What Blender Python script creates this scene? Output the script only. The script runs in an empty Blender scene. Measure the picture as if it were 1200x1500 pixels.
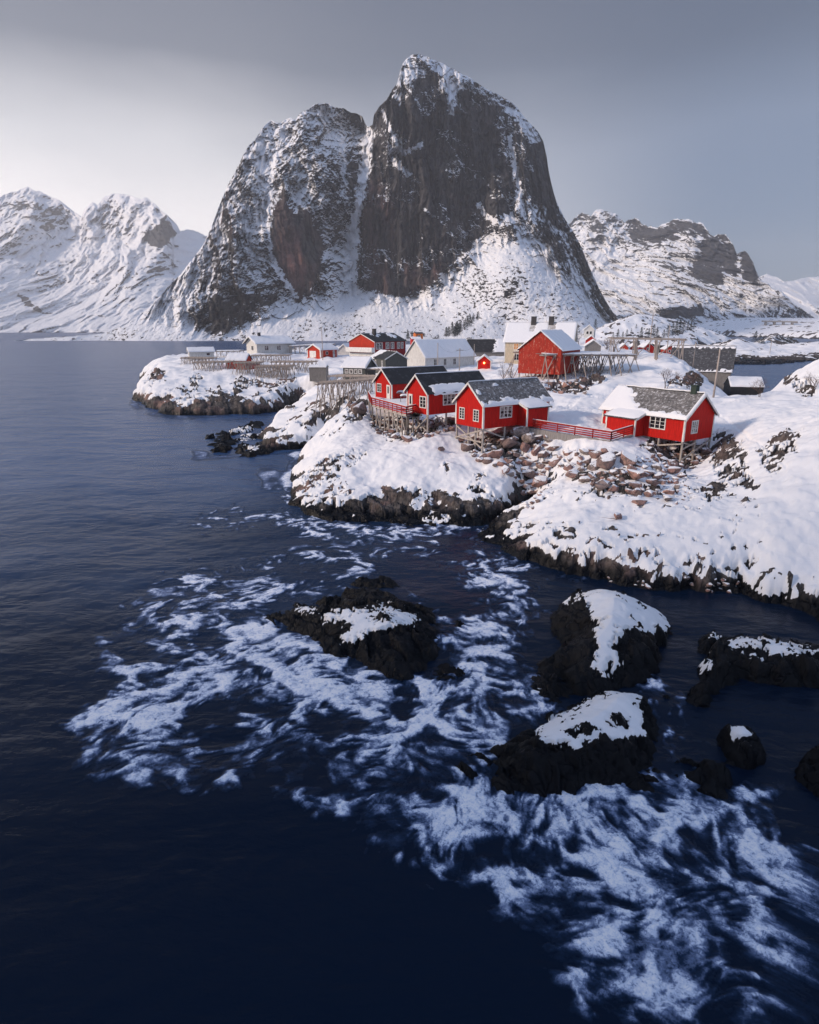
import bpy, bmesh, math, random, time
import numpy as np
from mathutils import Vector, Matrix
T0 = time.time()
random.seed(7)
RNG = np.random.default_rng(11)
C = bpy.context.scene.collection
SC = bpy.context.scene

# ------------------------------------------------------------------ camera
CAM_H = 16.0                      # the road bridge the picture is taken from
FPX, CX, CY = 900.0, 600.0, 750.0 # focal length and centre of the 1200 x 1500 photograph
PITCH = math.atan(271 / 900)
cam = bpy.data.cameras.new('camera')
cam.sensor_fit = 'VERTICAL'
cam.sensor_height = 36.0
cam.lens = 36.0 * FPX / 1500.0
cam.clip_start, cam.clip_end = 0.5, 20000
co = bpy.data.objects.new('camera', cam)
C.objects.link(co)
co.location = (0, 0, CAM_H)
co.rotation_euler = (math.pi / 2 - PITCH, 0, 0)
SC.camera = co

# ------------------------------------------------------------------ light
SUN_EL, SUN_AZ = math.radians(24), math.radians(-106)   # azimuth from +Y, towards the left
sd = Vector((math.sin(SUN_AZ) * math.cos(SUN_EL), math.cos(SUN_AZ) * math.cos(SUN_EL), math.sin(SUN_EL)))
sun = bpy.data.lights.new('sun', 'SUN')
sun.energy = 3.25
sun.angle = math.radians(6)
sun.color = (1.0, 0.81, 0.66)
so = bpy.data.objects.new('sun', sun)
C.objects.link(so)
so.rotation_euler = sd.to_track_quat('Z', 'Y').to_euler()
so.location = sd * 500

SC.view_settings.view_transform = 'Standard'
SC.view_settings.look = 'None'
SC.view_settings.gamma = 1
SC.view_settings.use_curve_mapping = False
SC.view_settings.exposure = 0.08
HAZE = 0.00013
SC.cycles.use_denoising = True
SC.cycles.max_bounces = 6
SC.cycles.diffuse_bounces = 3
SC.cycles.volume_bounces = 1
SC.cycles.transparent_max_bounces = 12
SC.cycles.caustics_reflective = False
SC.cycles.caustics_refractive = False

# ---- world: NISHITA sky behind a winter cloud cover that is bright low in the left and dark higher up
W = bpy.data.worlds.new('World')
SC.world = W
W.use_nodes = True
nt = W.node_tree
nt.nodes.clear()
def N(t, typ, **kw):
    n = t.nodes.new(typ)
    for k, v in kw.items():
        setattr(n, k, v)
    return n
def ramp(t, stops, interp='LINEAR'):
    r = N(t, 'ShaderNodeValToRGB')
    e = r.color_ramp.elements
    r.color_ramp.interpolation = interp
    while len(e) < len(stops):
        e.new(0.5)
    for el, (p, c) in zip(e, stops):
        el.position = p
        el.color = tuple(c) + (1,) if len(c) == 3 else c
    return r
out = N(nt, 'ShaderNodeOutputWorld')
bg = N(nt, 'ShaderNodeBackground')
sky = N(nt, 'ShaderNodeTexSky', sky_type='NISHITA', sun_disc=False)
sky.sun_elevation = SUN_EL
sky.sun_rotation = SUN_AZ
geo = N(nt, 'ShaderNodeTexCoord')
sep = N(nt, 'ShaderNodeSeparateXYZ')
nt.links.new(geo.outputs['Generated'], sep.inputs[0])
def M(t, op, a, b=None, c=None, clamp=False):
    n = N(t, 'ShaderNodeMath', operation=op, use_clamp=clamp)
    for i, v in enumerate((a, b, c)):
        if v is None: continue
        if isinstance(v, (int, float)): n.inputs[i].default_value = v
        else: t.links.new(v, n.inputs[i])
    return n.outputs[0]
zz = M(nt, 'MULTIPLY', sep.outputs[2], 1.0)
xx = M(nt, 'MULTIPLY', sep.outputs[0], 1.0)
yy = M(nt, 'MULTIPLY', sep.outputs[1], 1.0)
az = M(nt, 'ARCTAN2', xx, yy)                    # 0 ahead, negative to the left
el = M(nt, 'ARCSINE', zz)
# soft cloud texture shifts the bands
nz = N(nt, 'ShaderNodeTexNoise'); nz.inputs['Scale'].default_value = 2.2; nz.inputs['Detail'].default_value = 4
mp = N(nt, 'ShaderNodeMapping'); mp.inputs['Scale'].default_value = (1, 1, 3)
nt.links.new(geo.outputs['Generated'], mp.inputs[0]); nt.links.new(mp.outputs[0], nz.inputs['Vector'])
wob = M(nt, 'MULTIPLY', M(nt, 'SUBTRACT', nz.outputs[0], 0.5), 0.10)
elw = M(nt, 'ADD', el, wob)
# left-right position 0..1 : -40deg -> 0, +40deg -> 1
lr = M(nt, 'MULTIPLY_ADD', az, 1 / math.radians(84), 0.5, clamp=True)
elf = M(nt, 'MULTIPLY', elw, 1 / math.radians(90), clamp=True)
d = 1 / 90.0
rl = ramp(nt, [(0, (1.25, 1.13, 1.08)), (8*d, (1.12, 1.03, 1.01)), (13*d, (.72, .69, .70)), (19*d, (.22, .22, .25)), (29*d, (.13, .14, .18)), (45*d, (.23, .29, .44)), (1, (.26, .345, .54))])
rr = ramp(nt, [(0, (.09, .13, .23)), (8*d, (.12, .16, .255)), (14*d, (.16, .19, .27)), (20*d, (.085, .098, .14)), (29*d, (.07, .08, .12)), (45*d, (.18, .24, .39)), (1, (.26, .345, .54))])
nt.links.new(elf, rl.inputs[0]); nt.links.new(elf, rr.inputs[0])
lre = ramp(nt, [(0.0, (0, 0, 0)), (0.30, (.10, .10, .10)), (0.55, (.62, .62, .62)), (0.80, (1, 1, 1))], 'EASE')
nt.links.new(lr, lre.inputs[0])
mx = N(nt, 'ShaderNodeMix', data_type='RGBA')
nt.links.new(lre.outputs[0], mx.inputs['Factor']); nt.links.new(rl.outputs[0], mx.inputs['A']); nt.links.new(rr.outputs[0], mx.inputs['B'])
# away from the picture (behind the viewer) the cover is an even pale grey
bk = M(nt, 'SMOOTH_MIN', M(nt, 'MAXIMUM', M(nt, 'MULTIPLY_ADD', M(nt, 'ABSOLUTE', az), 1 / math.radians(60), -0.9), 0.0), 1.0, 0.2)
mx2 = N(nt, 'ShaderNodeMix', data_type='RGBA')
nt.links.new(M(nt, 'MINIMUM', bk, 1.0), mx2.inputs['Factor']); nt.links.new(mx.outputs['Result'], mx2.inputs['A'])
mx2.inputs['B'].default_value = (.28, .35, .52, 1)
# add a little of the clear sky above the clouds
ad = N(nt, 'ShaderNodeMix', data_type='RGBA', blend_type='ADD')
ad.inputs['Factor'].default_value = 0.025
nt.links.new(mx2.outputs['Result'], ad.inputs['A']); nt.links.new(sky.outputs[0], ad.inputs['B'])
nt.links.new(ad.outputs['Result'], bg.inputs[0])
bg.inputs[1].default_value = 1.0
nt.links.new(bg.outputs[0], out.inputs[0])

# ------------------------------------------------------------------ helpers: photograph pixels to world points
ST, CT = math.sin(PITCH), math.cos(PITCH)
def _ray(px, py):
    u, v = (px - CX) / FPX, (CY - py) / FPX
    return u, CT + v * ST, -ST + v * CT
def PD(px, py, D):                # the point seen there at distance D (along +Y)
    u, f, z = _ray(px, py)
    t = D / f
    return Vector((u * t, D, CAM_H + z * t))
def PZ(px, py, z=0.0):            # the point seen there at height z
    u, f, w = _ray(px, py)
    t = (z - CAM_H) / w
    return Vector((u * t, f * t, z))
def PDa(px, py, D):
    u, f, z = _ray(px, py)
    t = D / f
    return u * t, D + 0 * t, CAM_H + z * t
def proj(x, y, z):
    z = z - CAM_H
    f = y * CT - z * ST
    u = y * ST + z * CT
    f = np.maximum(f, 0.1)
    return CX + FPX * x / f, CY - FPX * u / f

# ------------------------------------------------------------------ helpers: noise
_perm = RNG.permutation(256).astype(np.int32)
_perm = np.concatenate([_perm, _perm, _perm])
_ga = RNG.uniform(0, 2 * np.pi, 256)
_gx, _gy = np.cos(_ga).astype(np.float32), np.sin(_ga).astype(np.float32)
def perlin(x, y):
    x = np.asarray(x, np.float32); y = np.asarray(y, np.float32)
    xf = np.floor(x); yf = np.floor(y)
    xi = xf.astype(np.int32) & 255; yi = yf.astype(np.int32) & 255
    fx = x - xf; fy = y - yf
    u = fx * fx * fx * (fx * (fx * 6 - 15) + 10); v = fy * fy * fy * (fy * (fy * 6 - 15) + 10)
    def g(ix, iy, dx, dy):
        h = _perm[_perm[ix] + iy]
        return _gx[h] * dx + _gy[h] * dy
    a = g(xi, yi, fx, fy); b = g(xi + 1, yi, fx - 1, fy)
    c = g(xi, yi + 1, fx, fy - 1); e = g(xi + 1, yi + 1, fx - 1, fy - 1)
    ab = a + (b - a) * u; ce = c + (e - c) * u
    return (ab + (ce - ab) * v) * 1.5
def fbm(x, y, o=4, gain=0.5, lac=2.03):
    s = 0; a = 1.0; t = 0
    for i in range(o):
        s = s + a * perlin(x + 17.3 * i, y - 9.1 * i); t += a
        a *= gain; x = x * lac; y = y * lac
    return s / t
def ridged(x, y, o=4, gain=0.5, lac=2.03):
    s = 0; a = 1.0; t = 0
    for i in range(o):
        s = s + a * (1 - np.abs(perlin(x + 31.7 * i, y + 13.9 * i)) * 2); t += a
        a *= gain; x = x * lac; y = y * lac
    return s / t
_hr = RNG.random((256, 6)).astype(np.float32)
def cells(x, y):
    """blocky facets: every cell is a tilted plane at its own height; also distance to the cell border"""
    x = np.asarray(x, np.float32); y = np.asarray(y, np.float32)
    xi = np.floor(x).astype(np.int32); yi = np.floor(y).astype(np.int32)
    d1 = np.full(x.shape, 9.0, np.float32); d2 = d1.copy(); hh = np.zeros_like(d1); rr_ = np.zeros_like(d1)
    for i in (-1, 0, 1):
        for j in (-1, 0, 1):
            k = _perm[_perm[(xi + i) & 255] + ((yi + j) & 255)]
            cx = xi + i + _hr[k, 0]; cy = yi + j + _hr[k, 1]
            dx = x - cx; dy = y - cy
            dd = dx * dx + dy * dy
            hv = (_hr[k, 2] - 0.5) + (_hr[k, 3] - 0.5) * dx * 1.4 + (_hr[k, 4] - 0.5) * dy * 1.4
            m = dd < d1
            d2 = np.where(m, d1, np.minimum(d2, dd))
            hh = np.where(m, hv, hh); rr_ = np.where(m, _hr[k, 5], rr_)
            d1 = np.where(m, dd, d1)
    return hh, np.sqrt(d2) - np.sqrt(d1), rr_
def sst(a, b, x):
    t = np.clip((x - a) / (b - a), 0, 1)
    return t * t * (3 - 2 * t)
def sdf_poly(x, y, poly):
    """signed distance, positive inside"""
    poly = np.asarray(poly, np.float64)
    d = np.full(x.shape, 1e18); ins = np.zeros(x.shape, bool)
    n = len(poly)
    for i in range(n):
        ax, ay = poly[i]; bx, by = poly[(i + 1) % n]
        ex, ey = bx - ax, by - ay
        wx, wy = x - ax, y - ay
        t = np.clip((wx * ex + wy * ey) / (ex * ex + ey * ey + 1e-12), 0, 1)
        qx, qy = wx - ex * t, wy - ey * t
        d = np.minimum(d, qx * qx + qy * qy)
        c = ((ay > y) != (by > y))
        with np.errstate(divide='ignore', invalid='ignore'):
            xi = ex * (y - ay) / (ey if abs(ey) > 1e-12 else 1e-12) + ax
        ins ^= c & (x < xi)
    d = np.sqrt(d)
    return np.where(ins, d, -d)
def polyline_d(x, y, pts):
    d = np.full(x.shape, 1e18)
    for (ax, ay), (bx, by) in zip(pts[:-1], pts[1:]):
        ex, ey = bx - ax, by - ay
        wx, wy = x - ax, y - ay
        t = np.clip((wx * ex + wy * ey) / (ex * ex + ey * ey + 1e-12), 0, 1)
        d = np.minimum(d, (wx - ex * t) ** 2 + (wy - ey * t) ** 2)
    return np.sqrt(d)
class RBF:                        # thin plate through scattered control points
    def __init__(s, p, v, smooth=1e-3):
        p = np.asarray(p, float); v = np.asarray(v, float); n = len(p)
        s.m = p.mean(0); s.sc = p.std() + 1e-9
        s.p = (p - s.m) / s.sc
        r = np.linalg.norm(s.p[:, None] - s.p[None], axis=2)
        K = s.k(r) + np.eye(n) * smooth
        Pm = np.c_[np.ones(n), s.p]
        A = np.block([[K, Pm], [Pm.T, np.zeros((3, 3))]])
        s.w = np.linalg.solve(A, np.r_[v, 0, 0, 0])
    def k(s, r):
        return np.where(r > 0, r * r * np.log(r + 1e-12), 0)
    def __call__(s, a, b):
        sh = a.shape
        q = (np.c_[a.ravel(), b.ravel()] - s.m) / s.sc
        o = np.empty(len(q))
        for i in range(0, len(q), 20000):
            qq = q[i:i + 20000]
            r2 = ((qq[:, None] - s.p[None]) ** 2).sum(2)
            o[i:i + 20000] = (0.5 * r2 * np.log(r2 + 1e-12)) @ s.w[:-3] + s.w[-3] + qq @ s.w[-2:]
        return o.reshape(sh)

# ------------------------------------------------------------------ helpers: meshes
def grid_mesh(name, X, Y, Z, attrs=None, mat=None, flip=False, keep=None):
    h, w = X.shape
    me = bpy.data.meshes.new(name)
    co_ = np.stack([X, Y, Z], -1).reshape(-1, 3).astype(np.float32)
    idx = np.arange(h * w).reshape(h, w)
    q = np.stack([idx[:-1, :-1], idx[:-1, 1:], idx[1:, 1:], idx[1:, :-1]], -1).reshape(-1, 4)
    if flip: q = q[:, ::-1]
    if keep is not None:
        kq = (keep[:-1, :-1] | keep[:-1, 1:] | keep[1:, 1:] | keep[1:, :-1]).ravel()
        q = q[kq]
        used = np.zeros(h * w, bool); used[q.ravel()] = True
        new = np.cumsum(used) - 1
        co_ = co_[used]; q = new[q]
        if attrs: attrs = {k: v.ravel()[used] for k, v in attrs.items()}
    nq = len(q)
    me.vertices.add(len(co_)); me.vertices.foreach_set('co', co_.ravel())
    me.loops.add(nq * 4); me.loops.foreach_set('vertex_index', q.astype(np.int32).ravel())
    me.polygons.add(nq)
    me.polygons.foreach_set('loop_start', np.arange(0, nq * 4, 4, dtype=np.int32))
    me.polygons.foreach_set('loop_total', np.full(nq, 4, np.int32))
    me.polygons.foreach_set('use_smooth', np.ones(nq, bool))
    me.update(calc_edges=True)
    for k, v in (attrs or {}).items():
        a = me.attributes.new(k, 'FLOAT', 'POINT')
        a.data.foreach_set('value', np.ascontiguousarray(v.ravel(), np.float32))
    if mat: me.materials.append(mat)
    o = bpy.data.objects.new(name, me)
    C.objects.link(o)
    return o
def tag(o, label=None, cat=None, group=None, kind=None):
    if label: o['label'] = label
    if cat: o['category'] = cat
    if group: o['group'] = group
    if kind: o['kind'] = kind
    return o
def empty(name, loc, rz=0):
    o = bpy.data.objects.new(name, None); C.objects.link(o)
    o.empty_display_size = 0.3
    o.location = loc; o.rotation_euler = (0, 0, rz)
    return o
def copy_tree(o, parent=None):
    c = o.copy(); C.objects.link(c)
    c.parent = parent
    for ch in o.children:
        copy_tree(ch, c)
    return c

# ------------------------------------------------------------------ materials
def new_mat(name):
    m = bpy.data.materials.new(name); m.use_nodes = True
    t = m.node_tree; t.nodes.clear()
    o = N(t, 'ShaderNodeOutputMaterial'); b = N(t, 'ShaderNodeBsdfPrincipled')
    t.links.new(b.outputs[0], o.inputs[0])
    return m, t, b
def attr(t, name):
    n = N(t, 'ShaderNodeAttribute'); n.attribute_name = name
    return n.outputs['Fac']
def noise(t, scale, detail=4, rough=0.55, coord=None, vec=None, dist=0.0):
    n = N(t, 'ShaderNodeTexNoise')
    n.inputs['Scale'].default_value = scale; n.inputs['Detail'].default_value = detail
    n.inputs['Roughness'].default_value = rough; n.inputs['Distortion'].default_value = dist
    if vec is not None: t.links.new(vec, n.inputs['Vector'])
    return n.outputs[0]
def wpos(t):
    return N(t, 'ShaderNodeNewGeometry').outputs['Position']
def opos(t):
    return N(t, 'ShaderNodeTexCoord').outputs['Object']
def scalev(t, v, s):
    m = N(t, 'ShaderNodeMapping'); m.inputs['Scale'].default_value = s
    t.links.new(v, m.inputs[0]); return m.outputs[0]
def mixc(t, f, a, b, mode='MIX'):
    m = N(t, 'ShaderNodeMix', data_type='RGBA', blend_type=mode)
    for s, v in (('Factor', f), ('A', a), ('B', b)):
        i = m.inputs[s]
        if isinstance(v, (int, float)): i.default_value = v
        elif isinstance(v, tuple): i.default_value = v + (1,) if len(v) == 3 else v
        else: t.links.new(v, i)
    return m.outputs['Result']
def bump(t, h, strength, dist, prev=None):
    b = N(t, 'ShaderNodeBump'); b.inputs['Strength'].default_value = strength; b.inputs['Distance'].default_value = dist
    t.links.new(h, b.inputs['Height'])
    if prev is not None: t.links.new(prev, b.inputs['Normal'])
    return b.outputs[0]
def mapr(t, v, a, b, c=0.0, d=1.0):
    n = N(t, 'ShaderNodeMapRange', interpolation_type='SMOOTHSTEP')
    t.links.new(v, n.inputs[0])
    for i, q in enumerate((a, b, c, d)): n.inputs[i + 1].default_value = q
    return n.outputs[0]
SNOW = (.83, .84, .87)
def link(t, a, b, name): t.links.new(a, b.inputs[name])

def land_mat(name, s=1.0, grey=(.125, .112, .108), pink=(.235, .15, .13), dark=(.032, .030, .031), wet=(.0035, .0042, .0065), edge=0.16):
    m, t, b = new_mat(name)
    p = wpos(t)
    big = noise(t, .35 / s, 5, .6, vec=p); mid = noise(t, 1.7 / s, 6, .65, vec=p); fine = noise(t, 9 / s, 5, .7, vec=p)
    v = N(t, 'ShaderNodeTexVoronoi'); v.inputs['Scale'].default_value = .9 / s; v.feature = 'DISTANCE_TO_EDGE'
    wv = N(t, 'ShaderNodeVectorMath', operation='MULTIPLY_ADD'); t.links.new(N_noisevec(t, p, 1.2 / s), wv.inputs[0]); wv.inputs[1].default_value = (1.2 * s,) * 3; t.links.new(p, wv.inputs[2])
    t.links.new(scalev(t, wv.outputs[0], (1.3, 1.0, .45)), v.inputs['Vector'])
    crack = mapr(t, v.outputs[0], 0.0, .07)
    rock = mixc(t, mapr(t, mid, .35, .68), dark, grey)
    rock = mixc(t, M(t, 'MULTIPLY', mapr(t, big, .44, .6), attr(t, 'warm'), clamp=True), rock, pink)
    rock = mixc(t, M(t, 'MULTIPLY', mapr(t, fine, .5, .72), .45), rock, tuple(min(1, c * 1.6) for c in grey))
    rock = mixc(t, M(t, 'MULTIPLY_ADD', crack, -.6, .6), rock, (.014, .013, .013))
    rock = mixc(t, attr(t, 'tide'), rock, wet)
    sn = M(t, 'ADD', attr(t, 'snow'), M(t, 'MULTIPLY', M(t, 'SUBTRACT', fine, .5), edge * 2))
    sn = mapr(t, sn, .44, .56)
    col = mixc(t, sn, rock, SNOW)
    link(t, col, b, 'Base Color')
    rg = M(t, 'MULTIPLY_ADD', attr(t, 'tide'), -.58, .85)
    link(t, M(t, 'MAXIMUM', rg, M(t, 'MULTIPLY', sn, .7)), b, 'Roughness')
    link(t, M(t, 'MULTIPLY_ADD', attr(t, 'tide'), -.12, .24), b, 'Specular IOR Level')
    hgt = M(t, 'ADD', M(t, 'MULTIPLY', mid, .5), M(t, 'ADD', M(t, 'MULTIPLY', fine, .35), M(t, 'MULTIPLY', crack, .35)))
    hgt = M(t, 'MULTIPLY', hgt, M(t, 'MULTIPLY_ADD', sn, -.9, 1.0))
    hgt = M(t, 'ADD', hgt, M(t, 'MULTIPLY', noise(t, 2.4 / s, 3, .5, vec=p), .05))
    link(t, bump(t, hgt, .6, .22 * s), b, 'Normal')
    return m
def N_noisevec(t, p, sc):
    n = N(t, 'ShaderNodeTexNoise'); n.inputs['Scale'].default_value = sc; n.inputs['Detail'].default_value = 3
    t.links.new(p, n.inputs['Vector'])
    s = N(t, 'ShaderNodeVectorMath', operation='SUBTRACT'); t.links.new(n.outputs[1], s.inputs[0]); s.inputs[1].default_value = (.5, .5, .5)
    return s.outputs[0]
MAT_LAND = land_mat('snowy_rock')
MAT_FAR = land_mat('snowy_rock_far', 3.0, edge=.2)

# ------------------------------------------------------------------ the island (terrain)
COAST = [(2500, 610), (2300, 900), (1800, 1120), (1300, 960), (1200, 905), (1150, 887), (1118, 880), (1085, 866), (1040, 873), (1010, 862), (985, 867), (940, 861), (905, 856), (862, 847),
         (828, 843), (800, 830), (760, 821), (735, 812), (708, 797), (698, 786), (712, 776), (740, 762), (772, 746), (783, 736), (768, 741),
         (742, 757), (700, 767), (650, 770), (580, 772), (520, 769), (470, 763), (440, 753), (428, 741), (426, 725), (433, 713), (428, 700), (440, 690), (433, 682),
         (446, 665), (455, 655), (474, 649), (476, 646), (462, 653), (440, 656), (400, 661), (375, 664), (364, 655), (378, 647), (372, 641), (395, 640), (392, 630), (408, 624), (420, 615),
         (446, 600), (460, 594), (440, 593), (420, 598), (400, 604), (370, 607), (340, 608), (300, 609), (265, 609), (235, 605), (215, 597), (205, 590),
         (197, 583), (202, 577), (209, 570), (207, 560), (214, 549), (226, 540), (262, 526), (330, 519), (400, 514), (470, 511), (540, 510),
         (640, 508), (760, 508), (860, 506), (940, 508), (985, 515), (1012, 528), (1032, 548), (1046, 575), (1060, 606), (1080, 626), (1110, 629), (1140, 612), (1170, 598), (1330, 585)]
CP = [  # (px, py, distance) of ground seen in the photograph
    (470,745,52.3),(560,720,55),(600,690,57),(600,655,62.5),(560,640,70),(520,615,74),(629,637,65),(597,643,64.5),(707,673,60),(668,648,63.6),
    (700,720,53),(660,700,55.5),(640,745,52.2),(740,735,52.8),(555,622,77),(540,660,63),(500,680,60.5),(470,700,58.5),(460,680,62.5),(490,650,67),
    (760,640,62),(800,700,54),(780,722,51.5),(750,680,57),(830,600,73),(830,582,84),(800,612,69),(768,634,62.2),(800,637,61),(830,643,59.6),(862,647,58.6),(895,653,57.3),(912,648,58.2),(850,680,54.2),(930,690,51.3),
    (900,740,44.5),(850,770,42),(760,772,45.3),(800,790,41.8),(950,800,38.8),(1050,790,38.6),(1100,820,35.8),(1180,850,33.9),(1200,800,36.2),
    (1150,740,40.5),(1100,700,48),(1000,690,57),(1035,669,59.7),(1060,650,58.5),(1100,620,60),(1150,640,52),(1190,680,44.5),(1190,600,60),
    (1080,586,76),(1150,586,75),(1210,590,74),(1050,720,46.3),(1000,735,44.3),(940,640,60.5),(960,660,58),(1200,500,95),(1150,538,92),(1120,575,85),(1180,560,84),(1270,495,95),
    (830,565,95),(850,550,103),(790,555,98),(850,545,106),(930,545,105),(960,521,122),(1000,531,114),(1000,560,95),(1040,580,80),(1012,516,116),(1035,528,112),(1055,542,107),(1062,556,104),(1090,594,87),(1105,594,89),(1085,604,95),(1105,612,100),(1128,588,92),(900,575,88),(950,570,88),
    (760,560,101),(700,550,120),(740,570,98),(680,560,110),(640,548,140),(550,550,138),(480,580,95),(510,600,80),(500,622,71.5),(470,622,83.5),(485,605,88),(430,641,82.7),
    (440,560,130),(420,575,114),(450,545,150),(470,526,178),(420,521,188),(560,536,160),(740,540,140),(700,528,165),
    (300,545,150),(280,537,157),(340,536,164),(350,560,136),(400,547,153),(260,560,138),(240,571,134),(300,585,125.5),(380,586,124),(400,519,188),(300,529,169),(352,523,179),
    (440,585,112),(460,600,97),(900,516,210),(860,517,195),(860,494,258),(900,506,214),(760,534,150),(850,530,150),(950,517,220),(540,528,166),(600,520,185)]
CW = [(-120,250,2.5),(-60,330,3),(0,250,6.0),(40,260,6.2),(90,270,5.6),(60,420,4),(-10,420,3.5),(62,160,6.),(62,135,6.5),(150,90,9),(85,112,1.5),(66,104,2.5),(110,60,9),(160,60,8),(85,38,5),(150,110,8),(62,30,3.5),(120,35,4)]
pts = [PD(*c) for c in CP] + [Vector(c) for c in CW]
def pol(x, y):
    return np.arctan2(x, y) * 2.2, np.log(np.hypot(x, y))
_a, _r = pol(np.array([p.x for p in pts]), np.array([p.y for p in pts]))
ISLE = RBF(np.c_[_a, _r], [p.z for p in pts], 2e-3)
COASTW = np.array([PZ(x, y)[:2] for x, y in COAST])

# bare rock traced where the photograph shows it: (outline, strength)
ROCKS = [
    ([(1040,640),(1058,632),(1075,640),(1085,655),(1095,668),(1090,690),(1100,705),(1110,720),(1095,725),(1070,712),(1050,700),(1040,680),(1044,660)], .9),
    ([(1130,640),(1150,632),(1174,634),(1168,650),(1165,668),(1150,672),(1140,690),(1128,700),(1115,690),(1108,665),(1125,655)], .9),
    ([(1025,725),(1040,705),(1062,700),(1068,708),(1050,735),(1034,752)], 1.),
    ([(675,650),(720,640),(770,632),(800,640),(796,656),(776,662),(760,672),(748,690),(736,676),(718,668),(690,668)], .95),
    ([(540,612),(640,614),(668,618),(662,632),(630,640),(600,648),(570,646),(545,630)], .85),
    ([(935,652),(985,648),(1035,652),(1042,672),(1020,684),(990,690),(968,680),(950,664)], .9),
    ([(790,562),(812,558),(835,566),(852,558),(868,562),(862,576),(842,580),(826,578),(805,574)], 1.),
    ([(862,555),(876,551),(888,556),(880,562),(868,561)], 1.),
    ([(975,560),(992,555),(1002,562),(998,572),(978,572)], .9),
    ([(1000,552),(1020,548),(1032,556),(1028,566),(1010,570),(1000,562)], .8),
    ([(1146,552),(1168,548),(1172,560),(1192,566),(1196,578),(1180,586),(1160,572),(1148,564)], .9),
    ([(640,690),(652,676),(664,690),(655,693)], .6),
    ([(508,605),(520,592),(534,590),(540,605),(528,620),(512,622)], 1.),
    ([(500,556),(520,572),(512,590),(496,596),(505,580)], .5),
    ([(330,562),(350,556),(400,560),(435,554),(432,562),(400,570),(350,571)], .8),
    ([(275,556),(292,548),(300,556),(280,566)], .8),
    ([(208,562),(232,543),(245,548),(236,560),(222,570)], .7),
    ([(250,572),(285,560),(296,566),(270,580),(252,582)], .5),
    ([(405,640),(425,630),(436,640),(412,648)], .7),
    ([(452,610),(480,598),(500,606),(482,620),(460,618)], .6),
    ([(422,578),(440,570),(448,580),(432,588)], .8),
    ([(580,726),(612,718),(624,730),(600,736),(566,738)], .7), ([(622,722),(652,716),(660,730),(640,738)], .8), ([(690,702),(706,692),(714,698),(702,708)], .9), ([(682,716),(704,712),(702,724),(684,722)], .8),
    ([(440,700),(480,672),(530,662),(528,676),(486,694),(470,715),(448,716)], .55),
    ([(850,686),(880,676),(930,690),(950,706),(940,730),(905,734),(870,716),(850,704)], .5),
    ([(795,700),(815,690),(812,706),(800,716)], .8),
]
SPECK = [   # bands of snow broken by small stones
    ([(430,745),(440,690),(520,650),(560,660),(500,700),(560,740),(700,730),(770,720),(770,745),(640,768),(500,765)], .44),
    ([(205,600),(240,560),(330,570),(450,560),(440,600),(330,606),(240,606)], .47),
    ([(440,600),(500,560),(540,590),(500,640),(440,650),(380,655)], .46),
    ([(740,690),(800,660),(960,660),(1030,700),(1040,760),(960,760),(860,740),(790,740)], .42),
    ([(700,790),(760,760),(900,770),(1040,790),(1100,800),(1200,850),(1200,910),(900,860),(700,810)], .46),
    ([(1050,720),(1110,720),(1120,800),(1060,820),(1040,770)], .34),
]
def lin(p, n):                    # subdivide polygons so that their curves can be roughened
    return p
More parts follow.
